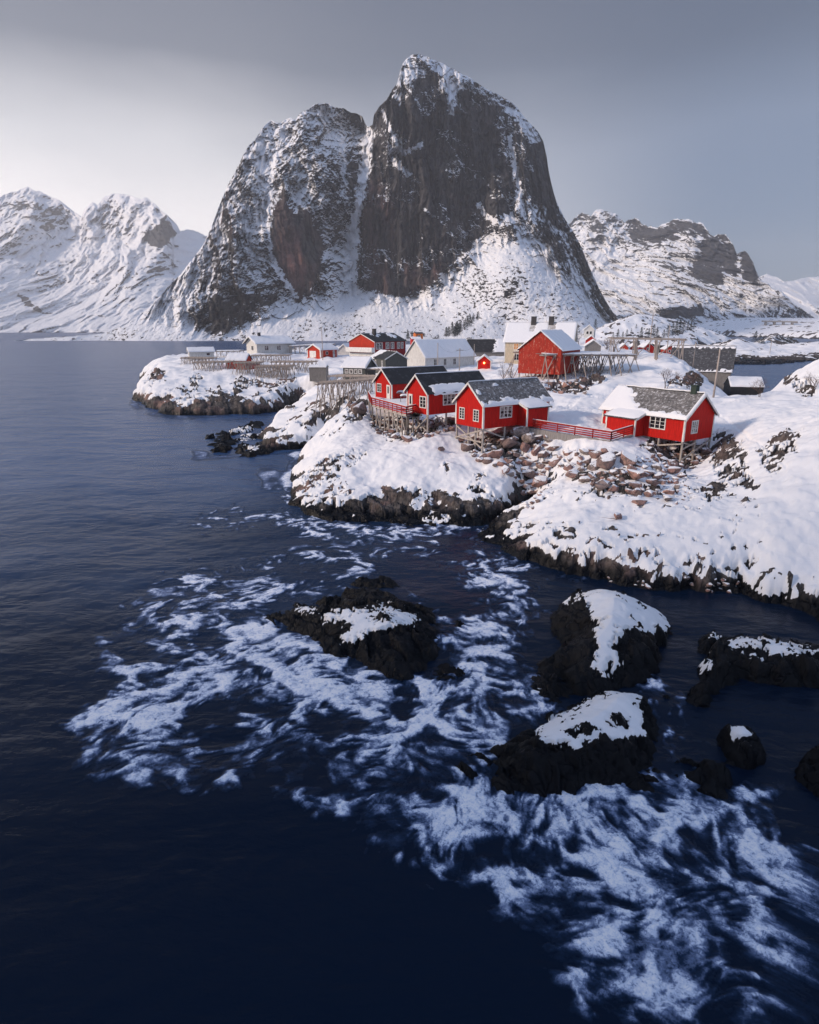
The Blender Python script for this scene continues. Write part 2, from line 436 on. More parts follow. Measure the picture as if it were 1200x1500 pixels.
def terrain_fields(X, Y, base, sd, seed=0.0, coast_step=1.0, scales=None, bslope=.42):
    """turn a smooth base height and a signed distance to the waterline into rock with snow lying on it"""
    if scales is None:            # coarser features on the coasts farther off
        A_ = terrain_fields(X, Y, base, sd, seed, coast_step, .85, bslope); B_ = terrain_fields(X, Y, base, sd, seed, coast_step, 1.9, bslope)
        k = sst(66, 92, np.hypot(X, Y))
        return {q: A_[q] * (1 - k) + B_[q] * k for q in A_}
    s = scales
    n1 = fbm(X / (5 * s) + seed, Y / (5 * s), 4); n2 = fbm(X / (1.4 * s) + seed, Y / (1.4 * s), 4)
    sdn = sd + n1 * 1.7 * s + n2 * .5 * s
    bank = np.where(sdn > 0, .12 + coast_step * (1.35 * (1 - np.exp(-np.maximum(sdn, 0) / (.75 * s)))) * s ** .5 + bslope * np.maximum(sdn, 0), np.maximum(sdn * .9, -2.5))
    k = .5
    Zs = -np.log(np.exp(-np.clip(base, -4, 40) / k) + np.exp(-np.clip(bank, -4, 40) / k)) * k
    dx, dy = fbm(X / (2.1 * s), Y / (2.1 * s) + 40, 3), fbm(X / (2.1 * s) + 70, Y / (2.1 * s), 3)
    c1, e1, r1 = cells((X + dx * .9 * s) / (2.0 * s) + seed, (Y + dy * .9 * s) / (1.5 * s))
    c2, e2, r2 = cells((X + dx * .4 * s) / (.65 * s) + 9, (Y + dy * .4 * s) / (.5 * s) + seed)
    c3, e3, r3 = cells(X / (.26 * s) + 3, Y / (.22 * s) + 5)
    bed = (X * .55 + Y * .83 + fbm(X / (6 * s), Y / (6 * s), 3) * 3 * s) / (1.5 * s)
    bed = (bed - np.floor(bed)); bed = np.where(bed < .78, bed / .78, (1 - bed) / .22) - .5
    crag = (c1 * .56 + bed * .62 + c2 * .11 + c3 * .02) * s ** .7 - (1 - sst(0, .22, e1)) * .16 * s ** .5 - (1 - sst(0, .3, e2)) * .06
    # broken slabs: long tilted plates stepping down to the water
    qx = (X * .83 - Y * .55 + dx * 1.1 * s + seed); qy = (X * .55 + Y * .83 + dy * .8 * s)
    p1_, pe1, _ = cells(qx / (3.4 * s), qy / (1.25 * s) + seed); p2_, pe2, _ = cells(qx / (1.3 * s) + 4, qy / (.6 * s))
    slab = (p1_ * .85 + p2_ * .22 + bed * .45) * s ** .7 - (1 - sst(0, .10, pe1)) * .20 * s ** .5 - (1 - sst(0, .12, pe2)) * .06 + fbm(X / (.5 * s), Y / (.4 * s), 3) * .05
    crag = crag * .35 + slab * .75
    soft = fbm(X / (3.2 * s) + 5, Y / (3.2 * s), 3) + .38 * np.maximum(fbm(X / (1.15 * s), Y / (.95 * s) + 3, 2), -.1)
    return dict(Zs=Zs, sdn=sdn, s=np.full_like(Zs, s), n1=n1, n2=n2, crag=crag, c1=c1, c2=c2, soft=soft)
def finish_land(X, Y, F, bare, tide_h, snow_h, rock_amp, lift, warm, roll=.40):
    s = F['s']
    soft = F['soft'] * roll * s ** .6 + fbm(X / 6.5 + 2, Y / 6.5, 2) * .55 * s ** .5
    Z0 = F['Zs']
    low = sst(snow_h + .9, snow_h - .35, Z0 + F['c1'] * .55 + F['n2'] * .7 + F['n1'] * 1.5)           # no snow near the water
    R = np.clip(np.maximum(low, bare), 0, 1)
    R = np.clip(R + F['crag'] * .3 * np.where((R > .05) & (R < .97), 1, 0), 0, 1)
    shore = sst(-.4, .5, F['sdn'])
    rockz = Z0 + F['crag'] * rock_amp * (.35 + .65 * R) * shore
    snowz = Z0 + soft * shore + lift * s ** .5
    m = sst(.62, .38, R)
    # snow lies in the hollows of the rock and leaves its edges
    m2 = np.clip(m + .0, 0, 1)
    Z = rockz * (1 - m2) + np.maximum(snowz, rockz * .12 + snowz * .88) * m2
    tide = sst(tide_h + .45, tide_h - .1, Z + F['n2'] * .45 - F['n1'] * .8)
    return Z, m, tide

def island():
    na, nr = 1250, 1020
    n0 = na; az_ = np.radians(np.concatenate([np.linspace(-27, 40, n0), np.linspace(40.5, 66, 52)])); rr_ = np.exp(np.linspace(math.log(29), math.log(470), nr))
    A, R = np.meshgrid(az_, rr_)
    X = R * np.sin(A); Y = R * np.cos(A)
    a, r = pol(X, Y)
    base = ISLE(a, r)
    sd = sdf_poly(X, Y, COASTW)
    F = terrain_fields(X, Y, base, sd, coast_step=.62, bslope=.85)
    px, py = proj(X, Y, F['Zs'])
    bare = np.zeros_like(X)
    wob1 = fbm(px / 14, py / 9, 3) * 7; 
    ext = np.clip(py - 480, 30, 500) / 250
    for poly, st in ROCKS:
        q = sdf_poly(px + wob1 * ext, py + wob1 * .6 * ext, poly)
        pock = 1 - .75 * sst(.10, .30, fbm(X / 1.1 + 6, Y / .8, 4, .6) + .10 * (px > 1030))
        bare = np.maximum(bare, st * pock * sst(-3.0, 3.0, q + F['c2'] * 8 * ext))
    for poly, st in SPECK:
        q = sst(-8, 16, sdf_poly(px, py, poly))
        sp = sst(.30, .42, F['n2'] * .55 + F['c2'] * .55 + F['c1'] * .3 - .32 + st * .9)
        bare = np.maximum(bare, q * sp)
    flat = sst(0, 1, bare)
    snow_h = .72 + 1.1 * sst(90, 140, np.hypot(X, Y))
    warm = sst(.35, 1.0, fbm(X / 9, Y / 9, 3) * 1.1 + .62)
    warm = warm * (1 - .75 * sst(1010, 1050, px))
    Z, m, tide = finish_land(X, Y, F, bare, .62, snow_h, 1.0, .22, warm)
    # trodden and ploughed ways through the snow
    for pts_, w_, dp_ in [([(812,596),(850,602),(900,606),(960,600)],7,.10),([(800,612),(830,600),(850,585),(905,580),(960,588),(1040,592),(1110,588),(1200,594)],5,.16),([(700,556),(735,562),(760,552),(830,556)],4,.14),([(735,560),(700,548),(660,552)],3,.14),([(1040,600),(1075,628),(1110,650),(1150,690)],3,.10),([(560,660),(610,672),(650,668)],2,.07),([(870,520),(930,528),(985,545)],3,.10)]:
        q = sst(1.0, .35, polyline_d(px + fbm(X / 2, Y / 2, 3) * 3, py + fbm(X / 2 + 5, Y / 2, 3) * 1.5, pts_) / w_) * m
        f_, e_, _ = cells(X / .42, Y / .42)
        Z = Z - q * dp_ * (.55 + .8 * np.abs(f_) + .35 * fbm(X / .5, Y / .5, 3))
    keep = F['sdn'] > -2.2
    global LAND_Z
    o = grid_mesh('snowy_ground', X, Y, Z, dict(snow=m, tide=tide, warm=warm), MAT_LAND, flip=False, keep=keep)
    tag(o, kind='structure')
    # nearest-neighbour height lookup for the things that stand on it
    la, lr_ = math.log(29), math.log(470)
    def look(x, y):
        i = (math.log(math.hypot(x, y)) - la) / (lr_ - la) * (nr - 1); j = (math.degrees(math.atan2(x, y)) + 27) / 67 * (n0 - 1)
        i = min(max(i, 0), nr - 1.001); j = min(max(j, 0), n0 - 1.001)
        i0, j0 = int(i), int(j); u, v = i - i0, j - j0
        return float((Z[i0, j0] * (1 - v) + Z[i0, j0 + 1] * v) * (1 - u) + (Z[i0 + 1, j0] * (1 - v) + Z[i0 + 1, j0 + 1] * v) * u)
    return look
GZ = island()
def ground_at(px, py, lo=30, hi=460):   # first ground point seen along that pixel's ray
    prev = lo
    for D in np.exp(np.linspace(math.log(lo), math.log(hi), 500)):
        p = PD(px, py, D)
        if GZ(p.x, p.y) >= p.z:
            return p
    return PD(px, py, hi)
print('island', round(time.time() - T0, 1))

# ------------------------------------------------------------------ rocks standing in the sea, each on its own
def sea_rock(name, label, outline, ctrl, snows, res=0.06, coast_step=1.0, tide_h=.9, seed=0.0, rock_amp=1.0, snow_lift=.10, group=None, roll=.08, warm=.15, bare_edge=1.0):
    P = np.array([PZ(x, y)[:2] for x, y in outline])
    lo = P.min(0) - 1.2; hi = P.max(0) + 1.2
    cx, cy = P.mean(0)
    nx = min(520, int((hi[0] - lo[0]) / res)); ny = min(520, int((hi[1] - lo[1]) / res))
    X, Y = np.meshgrid(np.linspace(lo[0], hi[0], nx), np.linspace(lo[1], hi[1], ny))
    sd = sdf_poly(X, Y, P)
    cps = [PZ(*c) for c in ctrl]
    pp = np.array([[c.x, c.y] for c in cps] + list(P)); vv = [c.z for c in cps] + [.15] * len(P)
    base = RBF(pp, vv, 5e-3)(X, Y)
    F = terrain_fields(X, Y, base, sd, seed=seed, coast_step=coast_step, scales=min(1.9, max(.5, np.hypot(cx, cy) / 55)))
    F['crag'] = F['crag'] * .95
    px, py = proj(X, Y, F['Zs'] + .1)
    bare = np.ones_like(X)
    w = fbm(px / 16, py / 12, 4) * 9; w2 = fbm(px / 30 + 9, py / 22, 3) * 12
    for poly, sign in snows:
        q = sdf_poly(px + w + w2 * .5, py + w * .7, poly)
        c = sst(-2.5, 2.5, q + F['crag'] * 7 * bare_edge + fbm(X / .35 + 3, Y / .28, 3, .7) * 9 * bare_edge - 14 * bare_edge * sst(.12, .34, fbm(X / .7 + 8, Y / .5, 4, .65)))
        bare = np.minimum(bare, 1 - c) if sign > 0 else np.maximum(bare, c)
    snow_keep = F['Zs'].copy()
    Z, m, tide = finish_land(X, Y, F, bare, tide_h, -3, rock_amp, snow_lift, None, roll)
    o = grid_mesh(name, X - cx, Y - cy, Z, dict(snow=m, tide=np.maximum(tide, .95), warm=np.full_like(X, warm)), MAT_LAND, keep=F['sdn'] > -1.0)
    o.location = (cx, cy, 0)
    tag(o, label, 'rock', group)
    return o
SR = sea_rock
SR('sea_rock', 'low black skerry streaked with thin snow, ringed by white surf',
   [(375,915),(400,897),(430,885),(465,880),(500,868),(525,858),(560,862),(590,872),(600,885),(632,892),(650,908),(660,925),(652,940),(646,960),(620,985),(598,1000),(570,1002),(548,995),(535,978),(500,972),(470,965),(455,945),(430,935),(408,930),(388,928)],
   [(430,893,.8),(500,900,1.15),(545,905,1.3),(600,905,1.2),(560,940,1.15),(520,935,1.0),(590,960,1.0),(560,980,.8),(540,866,.7),(470,920,.8),(630,930,.8)],
   [([(470,905),(500,895),(530,892),(565,888),(600,895),(618,906),(600,914),(575,912),(560,920),(540,925),(525,938),(500,938),(496,930),(515,915),(500,908),(478,912)],1),
    ([(434,892),(448,889),(462,893),(448,897)],1),([(540,905),(560,900),(572,905),(552,912)],-1)], seed=3., coast_step=.32, bare_edge=1.4)
SR('sea_rock', 'tall dark sea rock wearing the largest snow cap, beside the shore channel',
   [(800,1000),(812,985),(818,950),(806,925),(808,900),(818,882),(845,872),(880,868),(930,880),(975,905),(988,930),(985,955),(965,980),(945,1000),(900,1012),(870,1022),(840,1020),(815,1012)],
   [(835,880,1.6),(870,862,2.1),(905,866,2.2),(940,885,1.9),(970,905,1.7),(900,920,2.0),(890,960,1.5),(940,940,1.6),(870,990,.9),(840,930,1.5),(915,985,.9)],
   [([(855,862),(880,856),(910,860),(935,876),(960,878),(984,905),(982,922),(955,928),(925,918),(905,930),(895,950),(915,965),(905,975),(880,985),(868,975),(875,950),(870,930),(885,915),(862,900),(858,880)],1),
    ([(820,880),(848,870),(852,876),(830,888)],1),([(880,990),(905,982),(900,992)],1)], seed=8., coast_step=.85)
SR('sea_rock', 'broad flat dark rock with a holed white snow patch on its crown',
   [(690,1105),(720,1090),(770,1070),(790,1052),(830,1030),(880,1015),(940,1012),(958,1030),(968,1060),(970,1095),(962,1125),(940,1140),(900,1150),(868,1160),(830,1168),(780,1172),(735,1168),(715,1150),(722,1130)],
   [(800,1065,1.1),(850,1040,1.4),(900,1018,1.6),(940,1015,1.6),(945,1060,1.4),(880,1070,1.4),(820,1095,1.15),(760,1110,.85),(900,1105,1.15),(945,1100,1.1),(800,1135,.7),(740,1110,.7),(860,1130,.75)],
   [([(782,1062),(800,1048),(840,1035),(870,1018),(920,1008),(946,1010),(940,1028),(944,1055),(952,1072),(925,1075),(895,1080),(880,1072),(870,1088),(850,1096),(820,1090),(792,1082)],1),
    ([(884,1048),(905,1040),(924,1046),(918,1062),(900,1064)],-1),([(824,1068),(846,1056),(878,1062),(862,1076),(840,1078)],-1)], seed=14., coast_step=.45, bare_edge=.7)
SR('sea_rock', 'jagged dark rock with ragged snow strips by the frame edge',
   [(1018,1040),(1020,990),(1035,960),(1060,935),(1085,930),(1120,940),(1170,950),(1240,965),(1260,990),(1200,1012),(1140,1008),(1090,1000),(1060,1010),(1040,1035)],
   [(1035,950,1.3),(1075,925,1.7),(1100,932,1.6),(1150,938,1.5),(1190,945,1.4),(1130,970,1.2),(1060,965,1.3),(1035,1000,.8),(1200,980,1.0),(1240,950,1.4)],
   [([(1068,935),(1090,926),(1120,928),(1150,938),(1185,944),(1210,950),(1170,958),(1140,955),(1125,960),(1110,945),(1085,945),(1068,948)],1),
    ([(1080,950),(1100,952),(1120,965),(1100,962)],1),([(1020,970),(1040,962),(1048,972),(1030,980)],1)], seed=21., coast_step=.8, bare_edge=1.5)
SR('sea_rock', 'small dark boulder in the sea with a tuft of snow on top',
   [(1018,942),(1030,932),(1052,925),(1070,932),(1066,948),(1040,958),(1022,955)],
   [(1050,921,1.0),(1040,928,.9)],[([(1035,930),(1048,918),(1062,926),(1056,936),(1040,936)],1)], seed=27., coast_step=1.3)
SR('sea_rock', 'pointed dark rock with one thin slanting snow edge',
   [(1048,1075),(1055,1062),(1085,1068),(1112,1085),(1125,1105),(1110,1125),(1088,1130),(1066,1118),(1052,1098)],
   [(1060,1052,1.25),(1085,1066,1.1),(1105,1080,.9),(1080,1095,.7)],[([(1060,1050),(1080,1055),(1106,1074),(1090,1076),(1072,1076)],1)], seed=31., coast_step=1.35, bare_edge=.3)
SR('sea_rock', 'bare rounded black rock awash below the pointed rock',
   [(990,1125),(1010,1108),(1045,1105),(1075,1118),(1085,1145),(1080,1165),(1050,1170),(1015,1160),(995,1145)],
   [(1030,1112,.55),(1050,1130,.6)],[], seed=36., coast_step=.6)
SR('sea_rock', 'dark rock cut off by the frame at the lower right',
   [(1165,1120),(1185,1095),(1215,1080),(1300,1090),(1300,1190),(1230,1185),(1190,1165),(1168,1145)],
   [(1190,1095,.7),(1240,1085,1.2),(1220,1120,1.0)],[], seed=39., coast_step=1.0)
SR('sea_rock', 'small wet black stone poking from the foam right of the skerry',
   [(625,985),(645,975),(672,975),(680,990),(665,1003),(640,1006),(628,998)],[(650,980,.45),(660,985,.45)],[], seed=43., coast_step=.5)
SR('sea_rock', 'tiny wet stone between the skerry and the snow capped rock', [(660,915),(675,908),(694,915),(690,925),(670,927)],[(678,912,.4)],[], seed=47., coast_step=.35)
SR('sea_rock', 'wet dark ledge at the left foot of the tallest snow capped rock',
   [(776,985),(800,962),(822,965),(830,990),(840,1025),(820,1035),(795,1022),(780,1005)],[(805,975,.55),(815,1000,.5)],[], seed=52., coast_step=.7)
SR('sea_rock', 'small dark tip between the two flat snow capped rocks', [(968,1022),(980,1016),(990,1026),(980,1034)],[(980,1018,.35)],[], seed=55., coast_step=.4)
SR('reef', 'long thin dark reef reaching left into the sea from the snowy point',
   [(288,658),(300,652),(330,644),(365,636),(402,632),(404,640),(380,646),(345,654),(318,662),(296,664)],[(330,646,1.1),(360,641,1.5),(390,635,1.6)],[([(350,640),(385,634),(390,639),(360,645)],1)], res=.2, seed=60., coast_step=.9)
SR('reef', 'low dark reef lying nearest the flat sea in front of the snowy point',
   [(300,645),(320,636),(350,628),(378,622),(384,628),(350,638),(318,648)],[(330,634,.9),(355,629,1.2)],[([(340,632),(368,626),(370,630),(345,636)],1)], res=.2, seed=63., coast_step=.8)
SR('reef', 'dark ledge washed by foam just left of the snowy point',
   [(340,664),(352,654),(372,650),(392,652),(396,662),(372,668),(350,669)],[(365,656,1.0),(384,656,1.2)],[([(362,655),(384,652),(388,657),(368,659)],1)], res=.15, seed=71., coast_step=.8)
SR('sea_rock', 'low wet ledge running left from the broad flat rock into the surf',
   [(640,1108),(668,1096),(700,1090),(722,1100),(720,1128),(694,1140),(660,1132)],[(690,1105,.35),(706,1112,.4)],[], seed=74., coast_step=.35)
SR('sea_rock', 'half-sunken dark ledge between the tall and the broad flat rock',
   [(826,1030),(850,1018),(886,1014),(900,1022),(870,1034),(840,1042)],[(860,1022,.3)],[], seed=77., coast_step=.3)
SR('sea_rock', 'low black slab at the right foot of the broad flat rock',
   [(900,1150),(930,1136),(960,1130),(972,1142),(950,1158),(918,1164)],[(935,1143,.3)],[], seed=79., coast_step=.3)
SR('sea_rock', 'washed-over stone left of the large skerry, nearest the open sea',
   [(352,926),(368,916),(388,918),(392,930),(372,938),(356,936)],[(372,922,.3)],[], seed=81., coast_step=.3)
SR('sea_rock', 'flat dark rock awash behind the large skerry',
   [(505,862),(520,850),(552,846),(580,852),(584,862),(556,866),(526,868)],[(545,852,.45)],[], seed=83., coast_step=.35)
SR('reef', 'small round black reef stone by the long thin reef', [(308,666),(318,658),(332,660),(330,668),(316,671)],[(320,660,.6)],[], res=.12, seed=66., coast_step=.5)
print('rocks', round(time.time() - T0, 1))

# ------------------------------------------------------------------ the sea
FOAM = [ # (polyline in the photograph, half width, strength): where the surf lies
    ([(170,1080),(230,980),(330,920),(430,960)],75,.33),([(230,890),(330,850),(440,830),(560,800)],38,.34),([(420,1090),(560,1100),(680,1080),(740,1010),(745,870)],55,.36),([(560,1220),(700,1230),(850,1290),(960,1400),(1000,1500)],85,.37),([(880,1190),(1000,1240),(1120,1330),(1200,1400)],85,.40),([(450,770),(620,790),(740,830)],22,.30),([(300,765),(450,760)],16,.3),
    ([(140,1075),(165,1055),(200,1030),(250,1000),(320,1003),(390,1004),(440,990),(470,985)],22,1.0),([(470,985),(500,992),(530,1012)],26,1.15),([(455,975),(470,1000)],30,1.0),
    ([(155,1062),(210,1050),(240,1025)],24,.9),([(190,990),(240,975),(300,990)],22,.8),([(330,965),(390,955),(440,960)],24,.75),
    ([(250,1055),(230,1090),(200,1120)],24,.72),([(150,1130),(200,1145),(270,1150),(330,1130),(370,1108)],20,.62),([(250,1110),(330,1080),(400,1070)],30,.5),
    ([(195,890),(240,880),(300,868),(340,885),(380,880)],16,.5),([(225,925),(270,920),(330,905),(380,925)],16,.62),([(140,945),(190,930),(230,945)],14,.6),([(150,975),(200,965)],14,.55),
    ([(340,935),(380,940),(420,965)],20,.7),([(300,840),(360,850),(410,865)],12,.42),([(230,860),(280,845)],10,.4),([(100,1000),(120,985)],10,.3),([(90,1050),(110,1040)],10,.25),
    ([(360,880),(420,868),(470,870),(515,850),(540,830),(530,810)],14,.62),([(470,800),(520,815),(560,800)],12,.4),([(400,820),(450,815)],14,.35),
    ([(280,762),(340,752),(400,756),(450,764)],9,.55),([(300,775),(360,768)],8,.35),([(385,700),(420,702),(440,712)],10,.7),([(390,715),(430,730)],8,.5),
    ([(440,775),(520,785),(600,780),(680,772),(720,785)],8,.45),([(560,800),(620,790),(690,795)],8,.32),([(600,815),(680,830),(760,840)],10,.28),
    ([(700,850),(745,870),(755,890),(725,915),(700,935)],24,.8),([(740,850),(770,860)],14,.6),([(650,940),(690,930),(720,920)],18,.8),([(700,940),(690,975),(660,1000),(640,1015)],18,.8),
    ([(720,960),(735,990),(760,1010),(785,1035)],24,.85),([(690,1020),(720,1010),(745,1000)],22,.75),([(640,1035),(690,1060),(740,1040)],26,.65),
    ([(545,1015),(560,1050),(590,1075),(640,1085)],22,.85),([(510,1030),(530,1070),(560,1100)],26,.55),([(600,1020),(640,1050)],26,.6),([(640,1075),(690,1085),(720,1075)],20,.75),
    ([(560,1130),(640,1120),(700,1130)],30,.5),([(420,1075),(470,1100),(500,1130)],30,.38),([(430,1180),(520,1190),(560,1210)],18,.5),([(420,1130),(430,1150)],22,.45),
    ([(540,1190),(600,1195),(650,1190),(700,1175)],24,.95),([(560,1215),(620,1225),(680,1215)],22,.7),([(650,1250),(640,1290)],26,.5),
    ([(700,1180),(750,1195),(790,1245),(800,1260)],22,.95),([(840,1165),(850,1195),(870,1225)],40,1.05),([(850,1150),(800,1180),(790,1210)],22,.95),([(860,1160),(910,1175),(920,1210)],26,.9),
    ([(960,1140),(1000,1150),(1050,1180),(1100,1200),(1120,1240)],24,.95),([(1000,1200),(1060,1210),(1100,1240)],30,.75),([(980,1240),(1030,1290),(1050,1320)],28,.85),
    ([(920,1280),(960,1290)],30,.75),([(820,1280),(860,1320),(830,1350)],40,.62),([(720,1290),(760,1330),(800,1370)],30,.6),([(860,1260),(900,1250)],30,.6),
    ([(900,1340),(970,1350),(1040,1370)],36,.62),([(1080,1310),(1140,1330),(1200,1330)],34,.55),([(1060,1390),(1120,1400),(1180,1440)],36,.6),([(820,1410),(880,1400),(940,1420)],34,.62),
    ([(860,1450),(930,1470),(1000,1450)],34,.58),([(1000,1480),(1060,1450),(1120,1480)],36,.55),([(1120,1260),(1180,1250),(1200,1290)],26,.5),([(1140,1150),(1190,1140)],16,.3),
    ([(380,932),(430,948),(475,982)],13,.85),([(640,1005),(690,1060),(715,1085)],20,.7),([(700,1135),(735,1172),(800,1182),(870,1170)],14,.9),([(520,985),(560,1008),(620,1005)],12,.8),([(790,1050),(770,1010),(790,985)],10,.5),([(970,1130),(975,1060),(960,1030)],9,.6),([(1000,1170),(1060,1180),(1090,1160)],10,.5),([(600,870),(650,905),(665,935)],8,.55),([(960,1060),(975,1095),(985,1120)],10,.62),([(960,1008),(985,1012),(1000,1045),(1010,1075)],10,.5),([(940,1000),(970,1005)],9,.5),([(1010,1080),(1040,1090)],8,.35),
    ([(430,757),(520,774),(600,776),(700,772),(745,760)],5,.6),([(425,735),(422,700),(436,670)],6,.6),([(700,800),(740,822),(800,840),(870,856)],5,.45),([(195,592),(225,606),(270,612),(330,610),(400,608)],6,.55),([(150,585),(200,590)],6,.35),([(160,600),(220,612)],6,.3),([(300,640),(330,648),(380,654)],6,.5),([(290,672),(340,664),(370,668),(440,664)],7,.6),([(330,690),(400,690)],7,.3),
    ([(390,620),(420,612),(440,604)],5,.35),([(270,655),(300,664)],6,.5),([(230,560),(150,562)],5,.2)]
CALM = [([(300,1180),(430,1200),(560,1260),(680,1350),(800,1450),(860,1500),(200,1500)],30),([(900,890),(1200,930),(1200,905),(1000,880)],8)]
def foam_density(px, py, wx, wy):
    px = px + wx; py = py + wy
    dn = np.zeros_like(px)
    for pts_, w, st in FOAM:
        x0 = min(p[0] for p in pts_) - 3 * w; x1 = max(p[0] for p in pts_) + 3 * w
        y0 = min(p[1] for p in pts_) - 3 * w; y1 = max(p[1] for p in pts_) + 3 * w
        i = np.nonzero((px > x0) & (px < x1) & (py > y0) & (py < y1))
        if len(i[0]) == 0: continue
        d_ = polyline_d(px[i], py[i], pts_)
        v = st * np.exp(-(d_ / (w * 1.25)) ** 2)
        dn[i] = 1 - (1 - np.clip(dn[i], 0, .999)) * (1 - np.clip(v, 0, 1.0) * .93) if True else dn[i]
    for poly, soft in CALM:
        dn *= 1 - sst(-soft, soft, sdf_poly(px, py, poly))
    return dn
def lic(src, vx, vy, L, step=1.0):
    """smear a texture along a flow, the way a long exposure smears foam"""
    h, w = src.shape
    I, J = np.meshgrid(np.arange(h, dtype=np.float32), np.arange(w, dtype=np.float32), indexing='ij')
    acc = src.copy(); wt = 1.0
    for sgn in (1, -1):
        a, b = I.copy(), J.copy()
        for k in range(L):
            ii = np.clip(a, 0, h - 1).astype(np.int32); jj = np.clip(b, 0, w - 1).astype(np.int32)
            a = a + sgn * step * vy[ii, jj]; b = b + sgn * step * vx[ii, jj]
            ii = np.clip(a, 0, h - 1).astype(np.int32); jj = np.clip(b, 0, w - 1).astype(np.int32)
            g = 1 - k / L
            acc += src[ii, jj] * g; wt += g
    return acc / wt
def make_foam():
    st = .05
    xs = np.arange(-24, 27, st); ys = np.arange(9.6, 62, st)
    X, Y = np.meshgrid(xs, ys)
    # the drift of the water: along the swell on the left, away from the rocks on the right
    k_ = sst(-6, 8, X + (Y - 26) * -.25)
    th = (1 - k_) * 3.35 + k_ * 5.35 + fbm(X / 5 + 3, Y / 5, 3) * 2.6 + fbm(X / 1.6, Y / 1.6 + 7, 3) * 1.5
    vx, vy = np.cos(th).astype(np.float32), np.sin(th).astype(np.float32)
    def nrm(a): return (a - a.mean()) / a.std()
    # fold the coordinates twice, so that the froth curls; stretch it a little along the drift
    ax = fbm(X / 4.5 + 9, Y / 4.5, 3) * 2.0; ay = fbm(X / 4.5 - 7, Y / 4.5 + 5, 3) * 2.0
    wx = ax + fbm((X + ax) / 1.3 + 2, (Y + ay) / 1.3, 4, .6) * .75; wy = ay + fbm((X + ax) / 1.3 - 4, (Y + ay) / 1.3 + 8, 4, .6) * .75
    U, V = X + wx, Y + wy
    cloud = fbm(U / 1.9, V / 1.9, 6, .60)
    l1 = np.abs(fbm(U / 1.7, V / 1.3, 2)); l2 = np.abs(fbm(U / .75 + 5, V / .6, 2)); l3 = np.abs(fbm(U / .34 + 5, V / .28, 2))
    lace = np.exp(-l1 / .10) + .75 * np.exp(-l2 / .11) + .45 * np.exp(-l3 / .13)      # net of foam round dark eyes of water
    hi = fbm(U / .22, V / .20, 4, .8)
    rnd = RNG.normal(0, 1, hi.shape).astype(np.float32)
    veil = nrm(lic(cloud.astype(np.float32), vx, vy, 3, 1.2))
    lac = nrm(lic((lace + hi * .15).astype(np.float32), vx, vy, 3, 1.2))
    fil = nrm(lic((hi + rnd * .2).astype(np.float32), vx, vy, 7, 1.2))
    px, py = proj(X, Y, np.zeros_like(X))
    sc = np.clip(900 / np.hypot(Y, 16), 8, 60)
    dn = foam_density(px, py, (fbm(X / 2.2, Y / 2.2 + 3, 6, .65) + .4 * perlin(X / .5, Y / .5)) * sc * 1.1, (fbm(X / 2.2 + 8, Y / 2.2, 6, .65) + .4 * perlin(X / .5 + 9, Y / .5)) * sc * .85)
    # a thin blue veil, brighter silk in it, and white cores where the surf breaks
    fine = nrm(lic((fbm((X + wx * .6) / .55, (Y + wy * .6) / .55, 5, .75)).astype(np.float32), vx, vy, 4, 1.2))
    V_ = sst(.02, .95, dn * .95 + veil * .13 + fine * .04) * .34
    T_ = sst(-.02, 1.05, dn * .90 + veil * .16 + lac * .21 * sst(0, .5, dn) + fine * .07 + fil * .04 - .31) * .76
    Cc_ = sst(.50, 1.45, dn * 1.1 + veil * .20 + lac * .16 + fine * .05 - .14) * .85
    gap = .34 + .66 * sst(-.55, .22, fbm((X + wx) / 2.9 + 21, (Y + wy) / 2.9, 5, .6) * 1.3 + (dn - .55) * 1.1)
    f = 1 - (1 - V_ * sst(-2.8, 1.8, fil * .5 + fine * .6)) * (1 - T_) * (1 - Cc_)
    f = np.clip(f * gap * sst(.02, .30, dn), 0, 1)
    return xs, ys, f, st
